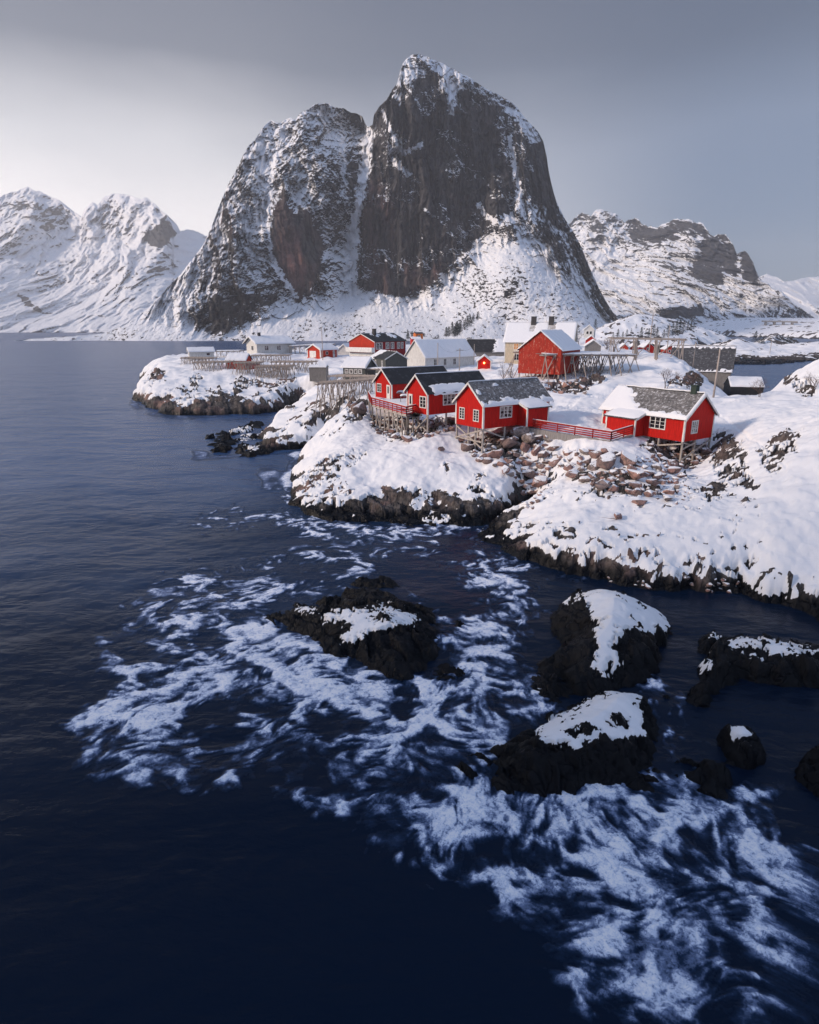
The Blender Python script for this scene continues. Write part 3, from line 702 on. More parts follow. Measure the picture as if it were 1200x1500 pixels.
def sea():
    fx, fy, ff, st = make_foam()
    print('foam', round(time.time() - T0, 1))
    r = np.concatenate([np.linspace(2.5, 9.4, 8), np.exp(np.linspace(math.log(9.6), math.log(62), 560)), np.exp(np.linspace(math.log(62.5), math.log(320), 330)), np.exp(np.linspace(math.log(326), math.log(4300), 60))])
    a = np.radians(np.concatenate([np.linspace(-88, -39, 14), np.linspace(-38, 38, 900), np.linspace(39, 88, 14)]))
    A, R = np.meshgrid(a, r)
    X = R * np.sin(A); Y = R * np.cos(A)
    i = np.clip((Y - fy[0]) / st, 0, len(fy) - 1.01); j = np.clip((X - fx[0]) / st, 0, len(fx) - 1.01)
    i0 = i.astype(int); j0 = j.astype(int); u = i - i0; v = j - j0
    F = (ff[i0, j0] * (1 - v) + ff[i0, j0 + 1] * v) * (1 - u) + (ff[i0 + 1, j0] * (1 - v) + ff[i0 + 1, j0 + 1] * v) * u
    inside = (Y > fy[0]) & (Y < fy[-1]) & (X > fx[0]) & (X < fx[-1])
    F = np.where(inside, F, 0)
    # farther off: thin broken streaks along the shores
    far = ~inside & (R < 420)
    px, py = proj(X, Y, np.zeros_like(X))
    w = fbm(X / 6, Y / 6, 3)
    dn = foam_density(px, py, w * 14, w * 4)
    tx = ridged(X / 7 + w * .6, Y / 9, 4) - .45
    F = np.where(far, sst(.30, .95, dn * .9 + tx * .35 * sst(0, .2, dn)), F)
    # swell
    env = sst(4, 30, R) * (1 - sst(150, 600, R) * .9)
    Z = (fbm(X / 7 + Y / 30, Y / 4.2, 4, .55) * .16 + fbm(X / 22, Y / 14, 2) * .12) * env
    Z += F * .10 * (1 - sst(100, 300, R))
    o = grid_mesh('sea_water', X, Y, Z, dict(foam=F, pale=np.clip(sst(22, 105, R + fbm(X / 14, Y / 14, 3) * 14 - np.clip(X, -20, 30) * .5), 0, 1)), MAT_SEA)  # pale: painted brightness falloff with distance
    tag(o, kind='structure')
def sea_mat():
    m, t, b = new_mat('sea_water')
    p = wpos(t)
    f = attr(t, 'foam')
    fn = noise(t, 3.5, 6, .65, vec=scalev(t, p, (1, 1.0, 1)), dist=.6)
    fn2 = noise(t, 9.0, 5, .7, vec=p, dist=1.2)
    fo = M(t, 'MULTIPLY', f, mapr(t, fn, .28, .60, .62, 1.10), clamp=True)
    fo = M(t, 'MULTIPLY', fo, mapr(t, fn2, .30, .58, .72, 1.08), clamp=True)
    fo = M(t, 'POWER', fo, 1.15)
    col = ramp(t, [(0, (.002, .0065, .019)), (.22, (.016, .034, .078)), (.45, (.17, .225, .37)), (.66, (.60, .68, .84)), (1, (.93, .94, .97))])
    t.links.new(fo, col.inputs[0])
    graded_sea = mixc(t, attr(t, 'pale'), (.0026, .0084, .0235), (.036, .082, .190))  # light falloff put into the water colour: dark near, pale far off
    link(t, mixc(t, mapr(t, fo, .0, .24), graded_sea, col.outputs[0]), b, 'Base Color')
    b.inputs['Specular IOR Level'].default_value = .22
    b.inputs['Specular Tint'].default_value = (.55, .75, 1.0, 1)
    b.inputs['IOR'].default_value = 1.33
    t.links.new(mapr(t, fo, .05, .45, .27, .75), b.inputs['Roughness'])
    cd = N(t, 'ShaderNodeVectorMath', operation='LENGTH'); t.links.new(p, cd.inputs[0])
    w1 = noise(t, 1.0, 5, .6, vec=scalev(t, p, (.55, 1.1, 1)), dist=.3)
    w2 = noise(t, 1.0, 4, .6, vec=scalev(t, p, (.10, .22, 1)), dist=.4)
    w3 = noise(t, 1.0, 3, .6, vec=scalev(t, p, (3.0, 4.5, 1)), dist=.2)
    h = M(t, 'ADD', M(t, 'MULTIPLY', w1, .22), M(t, 'ADD', M(t, 'MULTIPLY', w2, .9), M(t, 'MULTIPLY', w3, .03)))
    nb = bump(t, h, .7, .5)
    t.links.new(nb, b.inputs['Normal'])
    return m
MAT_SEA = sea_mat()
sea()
print('sea', round(time.time() - T0, 1))

# ------------------------------------------------------------------ the mountains
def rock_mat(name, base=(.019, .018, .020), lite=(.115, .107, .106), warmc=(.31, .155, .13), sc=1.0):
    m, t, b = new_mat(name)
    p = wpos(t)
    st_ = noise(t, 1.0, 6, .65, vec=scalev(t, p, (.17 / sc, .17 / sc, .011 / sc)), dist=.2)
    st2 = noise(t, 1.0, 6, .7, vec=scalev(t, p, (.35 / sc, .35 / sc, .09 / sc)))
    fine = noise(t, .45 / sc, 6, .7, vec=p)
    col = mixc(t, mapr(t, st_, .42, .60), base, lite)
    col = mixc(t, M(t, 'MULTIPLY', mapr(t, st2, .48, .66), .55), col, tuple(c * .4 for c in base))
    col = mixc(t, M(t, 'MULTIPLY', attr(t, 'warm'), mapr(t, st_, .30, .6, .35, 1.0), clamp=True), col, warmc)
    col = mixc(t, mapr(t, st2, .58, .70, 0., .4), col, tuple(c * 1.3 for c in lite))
    s = M(t, 'ADD', attr(t, 'snow'), M(t, 'MULTIPLY', M(t, 'SUBTRACT', fine, .5), .7))
    s = mapr(t, s, .40, .60)
    link(t, mixc(t, s, col, SNOW), b, 'Base Color')
    b.inputs['Roughness'].default_value = .85
    b.inputs['Specular IOR Level'].default_value = .2
    h = M(t, 'MULTIPLY', M(t, 'ADD', st_, M(t, 'ADD', st2, fine)), M(t, 'MULTIPLY_ADD', s, -.75, 1.0))
    link(t, bump(t, h, 1.0, 4.0 * sc), b, 'Normal')
    return m
MAT_CLIFF = rock_mat('cliff_rock')
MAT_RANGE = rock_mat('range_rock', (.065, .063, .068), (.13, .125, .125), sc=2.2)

def interp_poly(x, pts):
    p = np.array(pts, float)
    return np.interp(x, p[:, 0], p[:, 1])
def paint(px, py, layers, start):
    v = np.full(px.shape, float(start))
    for poly, val, soft in layers:
        k = sst(-soft, soft, sdf_poly(px, py, poly))
        v = v * (1 - k) + val * k
    return v
def relief(name, top, bottom, ctrl, nx, ny, disp, snowf, mat, kind='structure', rough=3.0, back=260.0, depth_floor=-2.0):
    x0, x1 = top[0][0], top[-1][0]
    cx = np.linspace(x0, x1, nx)
    tp = interp_poly(cx, top)
    edge = np.minimum(1, np.minimum(cx - x0, x1 - cx) / 25)
    tp = tp + edge * rough * (fbm(cx / 16, cx * 0 + len(name), 4, .6) * 1.6 - .3)
    bt = interp_poly(cx, bottom) if isinstance(bottom, list) else np.full(nx, float(bottom))
    tp = np.minimum(tp, bt - .4)
    t = np.linspace(0, 1, ny)[:, None]
    PX = np.broadcast_to(cx, (ny, nx)); PY = bt + (tp - bt) * t
    c = np.array(ctrl, float)
    Dm = np.exp(RBF(c[:, :2], np.log(c[:, 2]), 2e-3)(PX, PY))
    X, Y, Z = PDa(PX, PY, Dm)
    dd = disp(PX, PY, X, Z, t)
    fade = sst(0, .02, t) * (sst(1.0, .97, t) * .7 + .3)
    Y2 = Y + dd * fade
    # keep the silhouette where it stands: slide the point along its line of sight only in depth
    X2, Y2, Z2 = PDa(PX, PY, Y2)
    e1 = np.stack([np.gradient(X2, axis=1), np.gradient(Y2, axis=1), np.gradient(Z2, axis=1)], -1)
    e2 = np.stack([np.gradient(X2, axis=0), np.gradient(Y2, axis=0), np.gradient(Z2, axis=0)], -1)
    n = np.cross(e1, e2); n /= np.linalg.norm(n, axis=-1, keepdims=True) + 1e-9
    n *= np.sign(-n[..., 1:2]) + (n[..., 1:2] == 0)
    snow, warm = snowf(PX, PY, X2, Z2, n, t)
    # the far side: the mountain falls away behind its crest
    bx, by, bz = [X2], [Y2], [Z2]
    sn = [snow]; wm = [warm]
    for k in (.12, .35, .7, 1.0):
        bx.append((X2[-1] * (1 + .1 * k))[None]); by.append((Y2[-1] + back * (k ** .7))[None])
        bz.append((Z2[-1] * (1 - k ** 1.6) + depth_floor * k ** 1.6)[None])
        sn.append(np.full((1, nx), .8)); wm.append(np.zeros((1, nx)))
    # below the visible foot: down under the sea
    bx.insert(0, X2[:1]); by.insert(0, Y2[:1] - 3); bz.insert(0, np.minimum(Z2[:1] - 3, depth_floor))
    sn.insert(0, snow[:1]); wm.insert(0, warm[:1])
    o = grid_mesh(name, np.concatenate(bx), np.concatenate(by), np.concatenate(bz), dict(snow=np.concatenate(sn), warm=np.concatenate(wm)), mat)
    tag(o, kind=kind)
    return o

# -- the great peak across the strait
TOP = [(20,499.2),(60,497),(100,494),(150,490),(185,476),(215,455),(240,428),(262,405),(283,380),(300,355),(310,332),(318,310),(335,270),(345,250),(355,232),(364,214),(372,206),(383,190),(397,177),(410,180),(425,173),(433,176),(440,166),(452,160),(460,153),(475,153),(480,151),(492,158),(505,160),(515,166),(530,170),(537,184),(541,186),(546,184),(548,168),(556,156),(566,148),(575,132),(582,122),(586,106),(590,94),(597,85),(604,80),(614,80),(625,84),(640,90),(655,97),(672,106),(690,115),(705,126),(720,135),(738,143),(752,152),(764,168),(776,180),(788,194),(796,208),(801,230),(804,252),(810,278),(815,296),(824,314),(832,328),(842,345),(852,362),(860,384),(868,402),(878,424),(888,443),(898,458),(912,470),(940,480),(975,486)]
CTRL = [(20,500,765),(100,500,765),(200,500,765),(300,500,765),(400,500,765),(500,500,770),(600,502,770),(700,503,770),(800,503,780),(900,503,800),(975,503,820),(975,487,900),
 (60,498,772),(150,491,800),(215,458,840),(220,478,805),(262,410,880),(300,360,930),(318,312,960),(355,235,1010),(372,208,1030),(425,174,1080),(480,152,1110),(530,172,1120),(541,188,1135),
 (300,485,795),(290,450,820),(340,480,812),(330,400,850),(380,440,862),(420,440,885),(340,320,925),(400,380,905),(390,250,985),(420,210,1030),
 (440,440,895),(430,390,900),(430,330,915),(440,270,950),(450,220,1000),(480,300,960),(490,400,935),(495,240,1010),(515,395,990),(518,330,1020),(525,250,1065),(530,210,1095),
 (515,432,965),(470,465,850),(560,470,850),(650,470,850),(740,480,825),(700,430,870),(650,440,890),
 (530,410,950),(590,435,925),(550,300,975),(560,200,1010),(550,172,1035),(604,82,1060),(620,200,1000),(620,320,965),(600,390,940),(650,395,925),(660,300,970),(680,200,1020),(690,118,1090),
 (700,345,950),(720,250,1010),(752,155,1120),(740,420,845),(770,320,940),(790,400,870),(780,250,1020),(796,210,1110),(812,290,1060),(830,440,850),(830,330,1020),(852,364,1000),(868,404,980),(860,470,835),(888,445,930),(912,472,900),(880,490,820)]
WALL = [(515,400),(520,330),(535,250),(545,190),(560,152),(590,95),(640,95),(690,120),(750,155),(798,215),(815,310),(820,335),(770,318),(720,335),(690,360),(650,395),(600,432),(580,437),(550,425),(525,420)]
BUTT = [(392,285),(392,340),(399,375),(414,408),(431,437),(440,443),(451,430),(465,407),(474,382),(473,350),(463,326),(452,300),(430,296),(415,283),(402,270)]
def gully(X, Z):
    w_ = fbm(X / 60, Z / 60, 3) * 20
    return ridged((X + w_ + Z * .18) / 46, Z / 230 + 3, 4, .55)
def disp_peak(px, py, X, Z, t):
    wall = sst(-10, 14, sdf_poly(px, py, WALL)); bt = sst(-6, 10, sdf_poly(px + fbm(X / 18, Z / 18, 3) * 12, py + fbm(X / 18 + 4, Z / 18, 3) * 16, BUTT))
    apron = sst(0, 40, py - np.interp(px, [200, 300, 420, 520, 600, 650, 700, 760, 830, 900], [440, 470, 445, 415, 440, 405, 360, 330, 400, 470]))
    wx = fbm(X / 60, Z / 60, 3) * 18
    col = (ridged((X + wx) / 34, Z / 260 + 3, 4) - .45) * 30 + fbm((X + wx) / 9, Z / 60, 4) * 9
    f1, e1, r1 = cells((X + wx) / 19, (Z + wx) / 24); sl1, se1, _ = cells((X + wx * .35) / 15, Z / 190 + 2); sl2, se2, _ = cells((X + wx * .25) / 6, Z / 70 + 5)
    f2, e2, r2 = cells((X - wx) / 7.5, Z / 8); f3, e3, r3 = cells(X / 3.6, Z / 3.6)
    crag = f1 * 15 + f2 * 8 + f3 * 2.6 + (ridged((X + Z * .5) / 38, (Z - X * .4) / 38, 5, .6) - .45) * 24
    gul = (gully(X, Z) - .5) * 46
    col = col + (ridged((X + wx * 1.5) / 85, Z / 420 + 1, 3, .6) - .5) * 52 + f2 * np.abs(f1) * 6
    d_ = wall * (col * .7 + sl1 * 20 + sl2 * 7 - (1 - sst(0, .16, se1)) * 6 + f2 * 4.0 + f1 * 9) + (1 - wall) * (crag * .72 + gul)
    d_ = d_ * (1 - bt * .72)
    ap = fbm(X / 34, Z / 26, 4) * 7 + f3 * .9
    return -(d_ * (1 - apron) + ap * apron)
def snow_peak(px, py, X, Z, n, t):
    px0, py0 = px, py
    px = px + fbm(X / 20, Z / 20, 4, .6) * 15; py = py + fbm(X / 20 + 6, Z / 20, 4, .6) * 17
    v = paint(px, py, [
        ([(0,510),(60,480),(215,440),(300,340),(372,190),(480,140),(545,160),(548,210),(520,300),(515,420),(420,450),(300,500)], .44, 8),
        ([(0,510),(60,485),(190,470),(240,425),(280,400),(282,440),(280,470),(300,490),(340,488),(420,450),(515,420),(560,430),(600,440),(650,405),(700,360),(760,330),(800,350),(850,420),(905,470),(980,480),(980,510)], .95, 9),
        ([(280,400),(320,340),(380,350),(395,390),(420,435),(340,488),(298,488),(280,458)], .02, 10),
        ([(282,462),(300,450),(340,430),(400,430),(420,440),(370,462),(335,486),(300,488),(284,478)], -.55, 7),
        ([(330,280),(360,230),(390,250),(390,340),(350,360),(320,340)], .38, 8),
        ([(455,170),(530,172),(542,190),(532,260),(522,300),(500,260),(470,230),(450,200)], -.22, 10),
        ([(400,235),(430,215),(460,240),(480,290),(450,300),(420,270),(405,262)], .18, 7),
        (BUTT, -.95, 11),
        ([(485,255),(505,262),(508,330),(495,400),(470,400),(478,330)], .05, 7),
        (WALL, -1.0, 6),
        ([(590,95),(604,78),(640,86),(700,120),(660,120),(655,150),(640,110),(610,110),(596,150),(580,165),(575,130)], .15, 7),
        ([(545,185),(565,165),(590,210),(575,240),(600,250),(590,262),(562,225)], .0, 6),
        ([(650,98),(672,110),(690,125),(676,140),(664,165),(658,130)], .55, 5),
        ([(730,165),(750,200),(762,260),(770,320),(755,300),(745,230),(720,170)], -.15, 6),
        ([(700,110),(752,150),(796,208),(780,215),(740,165),(700,130)], .12, 5),
        ([(700,345),(760,290),(815,300),(840,345),(880,430),(905,470),(870,470),(840,400),(790,350),(740,340)], -.02, 10),
        ([(800,300),(812,300),(840,345),(870,405),(900,460),(905,472),(880,462),(850,400),(815,340)], -.45, 6),
        ([(590,392),(640,385),(650,402),(600,432),(580,425)], -.75, 6),
        ([(735,395),(770,395),(775,420),(745,432),(730,415)], -.15, 8),
    ], .2)
    px, py = px0, py0
    # gullies filled with snow
    for pts_, w, s in [([(541,188),(536,230),(530,270),(525,300),(518,330),(516,360),(511,400)], 6, 1.5), ([(511,395),(513,420),(520,440)], 8, 1.3), ([(516,330),(514,370),(510,400)], 8, 1.4), ([(420,178),(410,215),(400,240),(392,275),(390,310)], 4.5, 1.2), ([(383,200),(386,240),(378,270)], 5, 1.0), ([(392,330),(398,375),(415,410),(435,437)], 3, 1.1),
                       ([(746,200),(756,250),(766,310)], 2.2, .9), ([(560,160),(578,205),(592,225),(618,212)], 2.2, .8), ([(500,205),(504,250),(505,290)], 5, .9), ([(620,305),(640,320)], 1.0, .3), ([(700,300),(716,318),(735,330)], 3, .7), ([(655,100),(660,150),(662,165)], 3, .9), ([(575,235),(600,255)], 3, .6)]:
        d_ = polyline_d(px + fbm(X / 8, Z / 8, 3) * 5, py + fbm(X / 9, Z / 9 + 4, 3) * 7, pts_) + np.maximum(fbm(X / 5, Z / 9, 3), 0) * w * 2.0
        v = np.maximum(v, s * 1.2 * sst(w * 1.7, w * .5, d_) - .3 * (d_ > w * 1.7) - 2 * (d_ > w * 2))
    wall = sst(-10, 14, sdf_poly(px, py, WALL))
    f2, e2, r2 = cells(X / 6, Z / 7)
    diag = fbm((X + Z * .7) / 22, (Z - X * .6) / 6, 4, .6)
    nn = fbm(X / 7, Z / 5.5, 5, .7) * .95 + diag * .45 + f2 * .32
    fl = fbm(X / 5, Z / 7, 4, .7)
    nzd = n[..., 2]
    s = v + (1 - wall) * (.42 - gully(X, Z)) * 1.5 + nn * (1.0 - .45 * wall) + (nzd - .45) * 1.15 * (1 - .35 * wall) + fl * .55 * wall
    # birch scrub and boulders break up the snow of the apron
    apron = sst(20, 60, py - np.interp(px, [200, 300, 420, 520, 600, 650, 700, 760, 830, 900], [440, 455, 430, 405, 425, 395, 350, 320, 390, 455]))
    scrub = sst(-.05, .3, fbm(X / 60 + 3, Z / 30, 3) + .12 - np.clip((px - 650) / 400, 0, .35)) * apron
    s = s - scrub * sst(.0, .3, fbm(X / 4.0, Z / 2.8, 3, .8)) * 1.9
    s = s - apron * sst(.12, .34, fbm(X / 7 + 4, Z / 3.6, 4, .7)) * 1.5
    # thin snow on ledges and in slanting cracks of the wall
    ln = np.abs(fbm((X * .8 + Z) / 26, (Z - X * .8) / 70, 4, .6)); led = np.abs(fbm(X / 30 + 7, Z / 7, 4, .65)); lv = np.abs(fbm(X / 12 + 2, Z / 90, 3, .6))
    pat = sst(-.05, .4, fbm(X / 45, Z / 45 + 2, 3) + .06)
    s = s + wall * pat * (2.0 * sst(.05, .0, ln) + 1.9 * sst(.07, .0, led) * sst(-.1, .2, fbm(X / 7, Z / 5, 3)) + 1.1 * sst(.03, .0, lv)) 
    s = np.where(py > 490, s - 1.2 * sst(.010, .002, t + fbm(X / 15, X * 0, 3) * .006), s)
    warm = np.clip(sst(-10, 25, sdf_poly(px, py, BUTT)) * (.25 + .75 * sst(.42, .8, (py - 250) / 180)) * 1.0 + .38 * sst(-10, 10, sdf_poly(px, py, [(520,430),(516,330),(540,230),(575,300),(570,430)])) + .5 * sst(-8, 8, sdf_poly(px, py, [(590,385),(640,380),(650,400),(600,432)])) + .5 * sst(-20, 20, sdf_poly(px, py, [(310,330),(330,290),(350,330),(330,350)])), 0, 1) * sst(-.3, .25, fbm(X / 26, Z / 70, 4) + .1)
    return sst(-.16, .16, s), warm
relief('mountain', TOP, [(20,500.3),(300,500.5),(500,501),(975,505)], CTRL, 1060, 720, disp_peak, snow_peak, MAT_CLIFF, rough=2.2)
print('peak', round(time.time() - T0, 1))

def disp_range(a, s):
    def f(px, py, X, Z, t):
        wx = fbm(X / (120 * s), Z / (120 * s), 3) * 60 * s
        r_ = (ridged((X + wx) / (230 * s), (Z + wx) / (260 * s), 6, .55) - .45) * a
        f1, _, _ = cells((X + wx) / (40 * s), Z / (46 * s))
        return -(r_ + f1 * a * .16 + fbm(X / (22 * s), Z / (22 * s), 3) * a * .13)
    return f
def snow_range(layers, start, s, diag=.6):
    def f(px, py, X, Z, n, t):
        v = paint(px + fbm(X / (40 * s), Z / (40 * s), 3) * 12, py + fbm(X / (40 * s) + 5, Z / (40 * s), 3) * 10, layers, start)
        nn = fbm(X / (14 * s), Z / (13 * s), 6, .68) * 1.0 + fbm((X + Z * diag) / (30 * s), (Z - X * diag) / (14 * s), 4, .6) * .3 + (.45 - ridged((X + fbm(X / (60 * s), Z / (60 * s), 3) * 30 * s) / (52 * s), Z / (150 * s), 4)) * .8
        z = v + nn + (n[..., 2] - .5) * .9
        return sst(-.2, .2, z), np.zeros_like(z)
    return f
# -- the range in the bright haze on the left
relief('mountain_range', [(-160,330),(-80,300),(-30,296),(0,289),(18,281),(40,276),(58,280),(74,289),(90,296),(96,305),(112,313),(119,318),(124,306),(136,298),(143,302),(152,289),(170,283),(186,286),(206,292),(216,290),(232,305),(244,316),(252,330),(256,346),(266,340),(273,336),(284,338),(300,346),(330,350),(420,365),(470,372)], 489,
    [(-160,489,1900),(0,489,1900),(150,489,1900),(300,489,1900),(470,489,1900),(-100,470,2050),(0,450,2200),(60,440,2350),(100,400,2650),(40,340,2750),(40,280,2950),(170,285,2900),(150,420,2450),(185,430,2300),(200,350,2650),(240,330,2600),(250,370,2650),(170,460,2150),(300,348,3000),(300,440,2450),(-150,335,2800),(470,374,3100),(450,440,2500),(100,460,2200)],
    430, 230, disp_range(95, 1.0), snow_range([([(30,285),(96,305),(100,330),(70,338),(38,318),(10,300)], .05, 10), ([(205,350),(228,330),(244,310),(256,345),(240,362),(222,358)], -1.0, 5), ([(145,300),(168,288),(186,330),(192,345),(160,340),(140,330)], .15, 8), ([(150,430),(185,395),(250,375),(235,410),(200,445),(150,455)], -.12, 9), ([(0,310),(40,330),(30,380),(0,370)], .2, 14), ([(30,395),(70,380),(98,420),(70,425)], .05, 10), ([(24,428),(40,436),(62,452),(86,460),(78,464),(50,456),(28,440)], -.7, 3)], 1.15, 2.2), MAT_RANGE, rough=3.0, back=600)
# -- the ridge to the right of the peak
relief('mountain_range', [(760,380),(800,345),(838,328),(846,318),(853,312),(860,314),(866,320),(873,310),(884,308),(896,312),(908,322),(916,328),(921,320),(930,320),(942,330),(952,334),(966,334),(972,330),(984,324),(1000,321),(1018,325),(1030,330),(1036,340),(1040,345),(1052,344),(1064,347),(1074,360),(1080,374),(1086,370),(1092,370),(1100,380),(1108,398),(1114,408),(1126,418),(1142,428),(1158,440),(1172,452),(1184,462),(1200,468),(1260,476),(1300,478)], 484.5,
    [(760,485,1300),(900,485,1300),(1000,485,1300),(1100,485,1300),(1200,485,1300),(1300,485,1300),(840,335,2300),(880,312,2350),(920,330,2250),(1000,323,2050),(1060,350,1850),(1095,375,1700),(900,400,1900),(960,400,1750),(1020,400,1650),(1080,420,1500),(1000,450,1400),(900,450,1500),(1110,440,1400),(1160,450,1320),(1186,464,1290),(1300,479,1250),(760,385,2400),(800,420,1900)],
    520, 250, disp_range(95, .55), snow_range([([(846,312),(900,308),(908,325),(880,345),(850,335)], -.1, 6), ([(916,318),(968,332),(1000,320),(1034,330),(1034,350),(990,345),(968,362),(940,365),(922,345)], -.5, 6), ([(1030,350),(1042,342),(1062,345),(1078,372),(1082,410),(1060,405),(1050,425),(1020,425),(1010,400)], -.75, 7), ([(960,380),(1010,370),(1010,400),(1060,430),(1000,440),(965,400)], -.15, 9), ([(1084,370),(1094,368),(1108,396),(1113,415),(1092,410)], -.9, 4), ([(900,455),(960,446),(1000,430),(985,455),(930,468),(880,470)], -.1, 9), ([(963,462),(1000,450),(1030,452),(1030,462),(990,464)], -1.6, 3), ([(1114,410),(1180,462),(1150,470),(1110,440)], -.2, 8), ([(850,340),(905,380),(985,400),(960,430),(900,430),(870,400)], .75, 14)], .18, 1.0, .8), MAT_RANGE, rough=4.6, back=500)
# -- the farthest white hills at the right edge
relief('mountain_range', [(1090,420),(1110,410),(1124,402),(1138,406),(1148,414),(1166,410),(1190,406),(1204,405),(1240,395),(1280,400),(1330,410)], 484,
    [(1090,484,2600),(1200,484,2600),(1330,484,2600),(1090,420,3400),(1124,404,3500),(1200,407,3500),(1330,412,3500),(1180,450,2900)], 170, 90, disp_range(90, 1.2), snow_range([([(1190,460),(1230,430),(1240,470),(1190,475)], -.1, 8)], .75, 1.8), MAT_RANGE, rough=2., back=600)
print('ranges', round(time.time() - T0, 1))

# -- added unseen crag, left of and behind the viewer, shading the foreground and right
def shade_crag():
    ux, uy = -math.sin(SUN_AZ), -math.cos(SUN_AZ); h_ = math.hypot(ux, uy)
    rx, ry = ux / h_, uy / h_                 # the way the light travels over the ground
    S, P = np.meshgrid(np.linspace(120, 480, 150), np.linspace(-330, 75, 170))
    X = P * -ry - S * rx; Y = P * rx - S * ry
    n = fbm(X / 40, Y / 40, 5, .55)
    top = 165 * sst(150, 215, S + n * 40) * sst(480, 330, S) * sst(52, 6, P + n * 26) * sst(-330, -180, P)
    Z = top * (1 + .25 * fbm(X / 55 + 3, Y / 55, 4)) + fbm(X / 14, Y / 14, 4) * 9 * sst(0, 40, top) - 3
    g = np.hypot(*np.gradient(Z, 2.4))
    o = grid_mesh('mountain', X, Y, Z, dict(snow=sst(1.5, .8, g + n), warm=np.zeros_like(X)), MAT_CLIFF)  # out-of-view sun blocker, separate from the great peak
    tag(o, kind='structure')
shade_crag()

# ------------------------------------------------------------------ mesh collecting
class MB:
    def __init__(s): s.v = []; s.f = []
    def add(s, vs, fs):
        n = len(s.v); s.v += [tuple(p) for p in vs]; s.f += [tuple(i + n for i in f) for f in fs]
    def box(s, a, b):
        (x0, y0, z0), (x1, y1, z1) = a, b
        x0, x1 = min(x0, x1), max(x0, x1); y0, y1 = min(y0, y1), max(y0, y1); z0, z1 = min(z0, z1), max(z0, z1)
        s.add([(x0,y0,z0),(x1,y0,z0),(x1,y1,z0),(x0,y1,z0),(x0,y0,z1),(x1,y0,z1),(x1,y1,z1),(x0,y1,z1)],
              [(3,2,1,0),(4,5,6,7),(0,1,5,4),(1,2,6,5),(2,3,7,6),(3,0,4,7)])
    def prism(s, poly, off):      # polygon (3-D points) pushed along a vector
        n = len(poly); o = Vector(off)
        s.add([Vector(p) for p in poly] + [Vector(p) + o for p in poly],
              [tuple(range(n))[::-1], tuple(range(n, 2 * n))] + [(i, (i + 1) % n, (i + 1) % n + n, i + n) for i in range(n)])
    def tube(s, a, b, r0, r1=None, n=6):
        a, b = Vector(a), Vector(b); r1 = r0 if r1 is None else r1
        d = (b - a).normalized(); u = d.orthogonal().normalized(); w = d.cross(u)
        vs = [a + (u * math.cos(t) + w * math.sin(t)) * r0 for t in [2 * math.pi * i / n for i in range(n)]]
        vs += [b + (u * math.cos(t) + w * math.sin(t)) * r1 for t in [2 * math.pi * i / n for i in range(n)]]
        s.add(vs, [(i, (i + 1) % n, (i + 1) % n + n, i + n) for i in range(n)] + [tuple(range(n))[::-1], tuple(range(n, 2 * n))])
    def beam(s, a, b, w, h):
        a, b = Vector(a), Vector(b); d = (b - a).normalized()
        u = d.cross(Vector((0, 0, 1)));
        u = u.normalized() if u.length > 1e-4 else Vector((1, 0, 0))
        k = u.cross(d)
        s.prism([a + u * w / 2 + k * h / 2, a - u * w / 2 + k * h / 2, a - u * w / 2 - k * h / 2, a + u * w / 2 - k * h / 2], b - a)
    def build(s, name, mat, parent=None, smooth=False, recalc=True):
        me = bpy.data.meshes.new(name); me.from_pydata(s.v, [], s.f)
        if recalc:
            bm = bmesh.new(); bm.from_mesh(me); bmesh.ops.recalc_face_normals(bm, faces=bm.faces); bm.to_mesh(me); bm.free()
        if smooth: me.polygons.foreach_set('use_smooth', [True] * len(me.polygons))
        me.materials.append(mat)
        o = bpy.data.objects.new(name, me); C.objects.link(o); o.parent = parent
        return o

# ------------------------------------------------------------------ materials of the built things
def paint_mat(name, col, rough=.6, board=.14, wear=.25, wearcol=(.45, .33, .28), grain=True, snowy=0.0):
    m, t, b = new_mat(name)
    p = opos(t)
    n1 = noise(t, 1.3, 5, .6, vec=p); n2 = noise(t, 1.0, 5, .7, vec=scalev(t, p, (9, 9, .9)))
    c = mixc(t, mapr(t, n2, .35, .7), tuple(x * .72 for x in col), tuple(min(1, x * 1.14) for x in col))
    c = mixc(t, M(t, 'MULTIPLY', mapr(t, n1, .5, .75), wear), c, tuple(x * .55 for x in col))
    if wear > .3:
        c = mixc(t, M(t, 'MULTIPLY', mapr(t, noise(t, 1.0, 6, .75, vec=scalev(t, p, (3.2, 3.2, 1.3))), .53, .66), wear * 1.2, clamp=True), c, wearcol)
    if board:
        s = N(t, 'ShaderNodeSeparateXYZ'); t.links.new(p, s.inputs[0])
        w = M(t, 'FRACT', M(t, 'DIVIDE', M(t, 'ADD', s.outputs[0], s.outputs[1]), board))
        g = mapr(t, M(t, 'ABSOLUTE', M(t, 'SUBTRACT', w, .5)), .36, .48)
        c = mixc(t, M(t, 'MULTIPLY', g, .55), c, tuple(x * .35 for x in col))
        link(t, bump(t, M(t, 'SUBTRACT', 1.0, g), .6, .03), b, 'Normal')
    link(t, c, b, 'Base Color'); b.inputs['Roughness'].default_value = rough
    b.inputs['Specular IOR Level'].default_value = .10
    return m
M_RED = paint_mat('red_boards', (.58, .018, .013), wear=.3)
M_BARN = paint_mat('weathered_red_boards', (.46, .045, .028), wear=.7, wearcol=(.55, .33, .26))
M_ORANGERED = paint_mat('light_red_boards', (.55, .05, .025))
M_DKRED = paint_mat('dark_red_boards', (.26, .02, .025))
M_WHITE = paint_mat('white_boards', (.74, .73, .70), wear=.15, board=.2)
M_CREAM = paint_mat('cream_boards', (.70, .58, .42), wear=.1, board=.2)
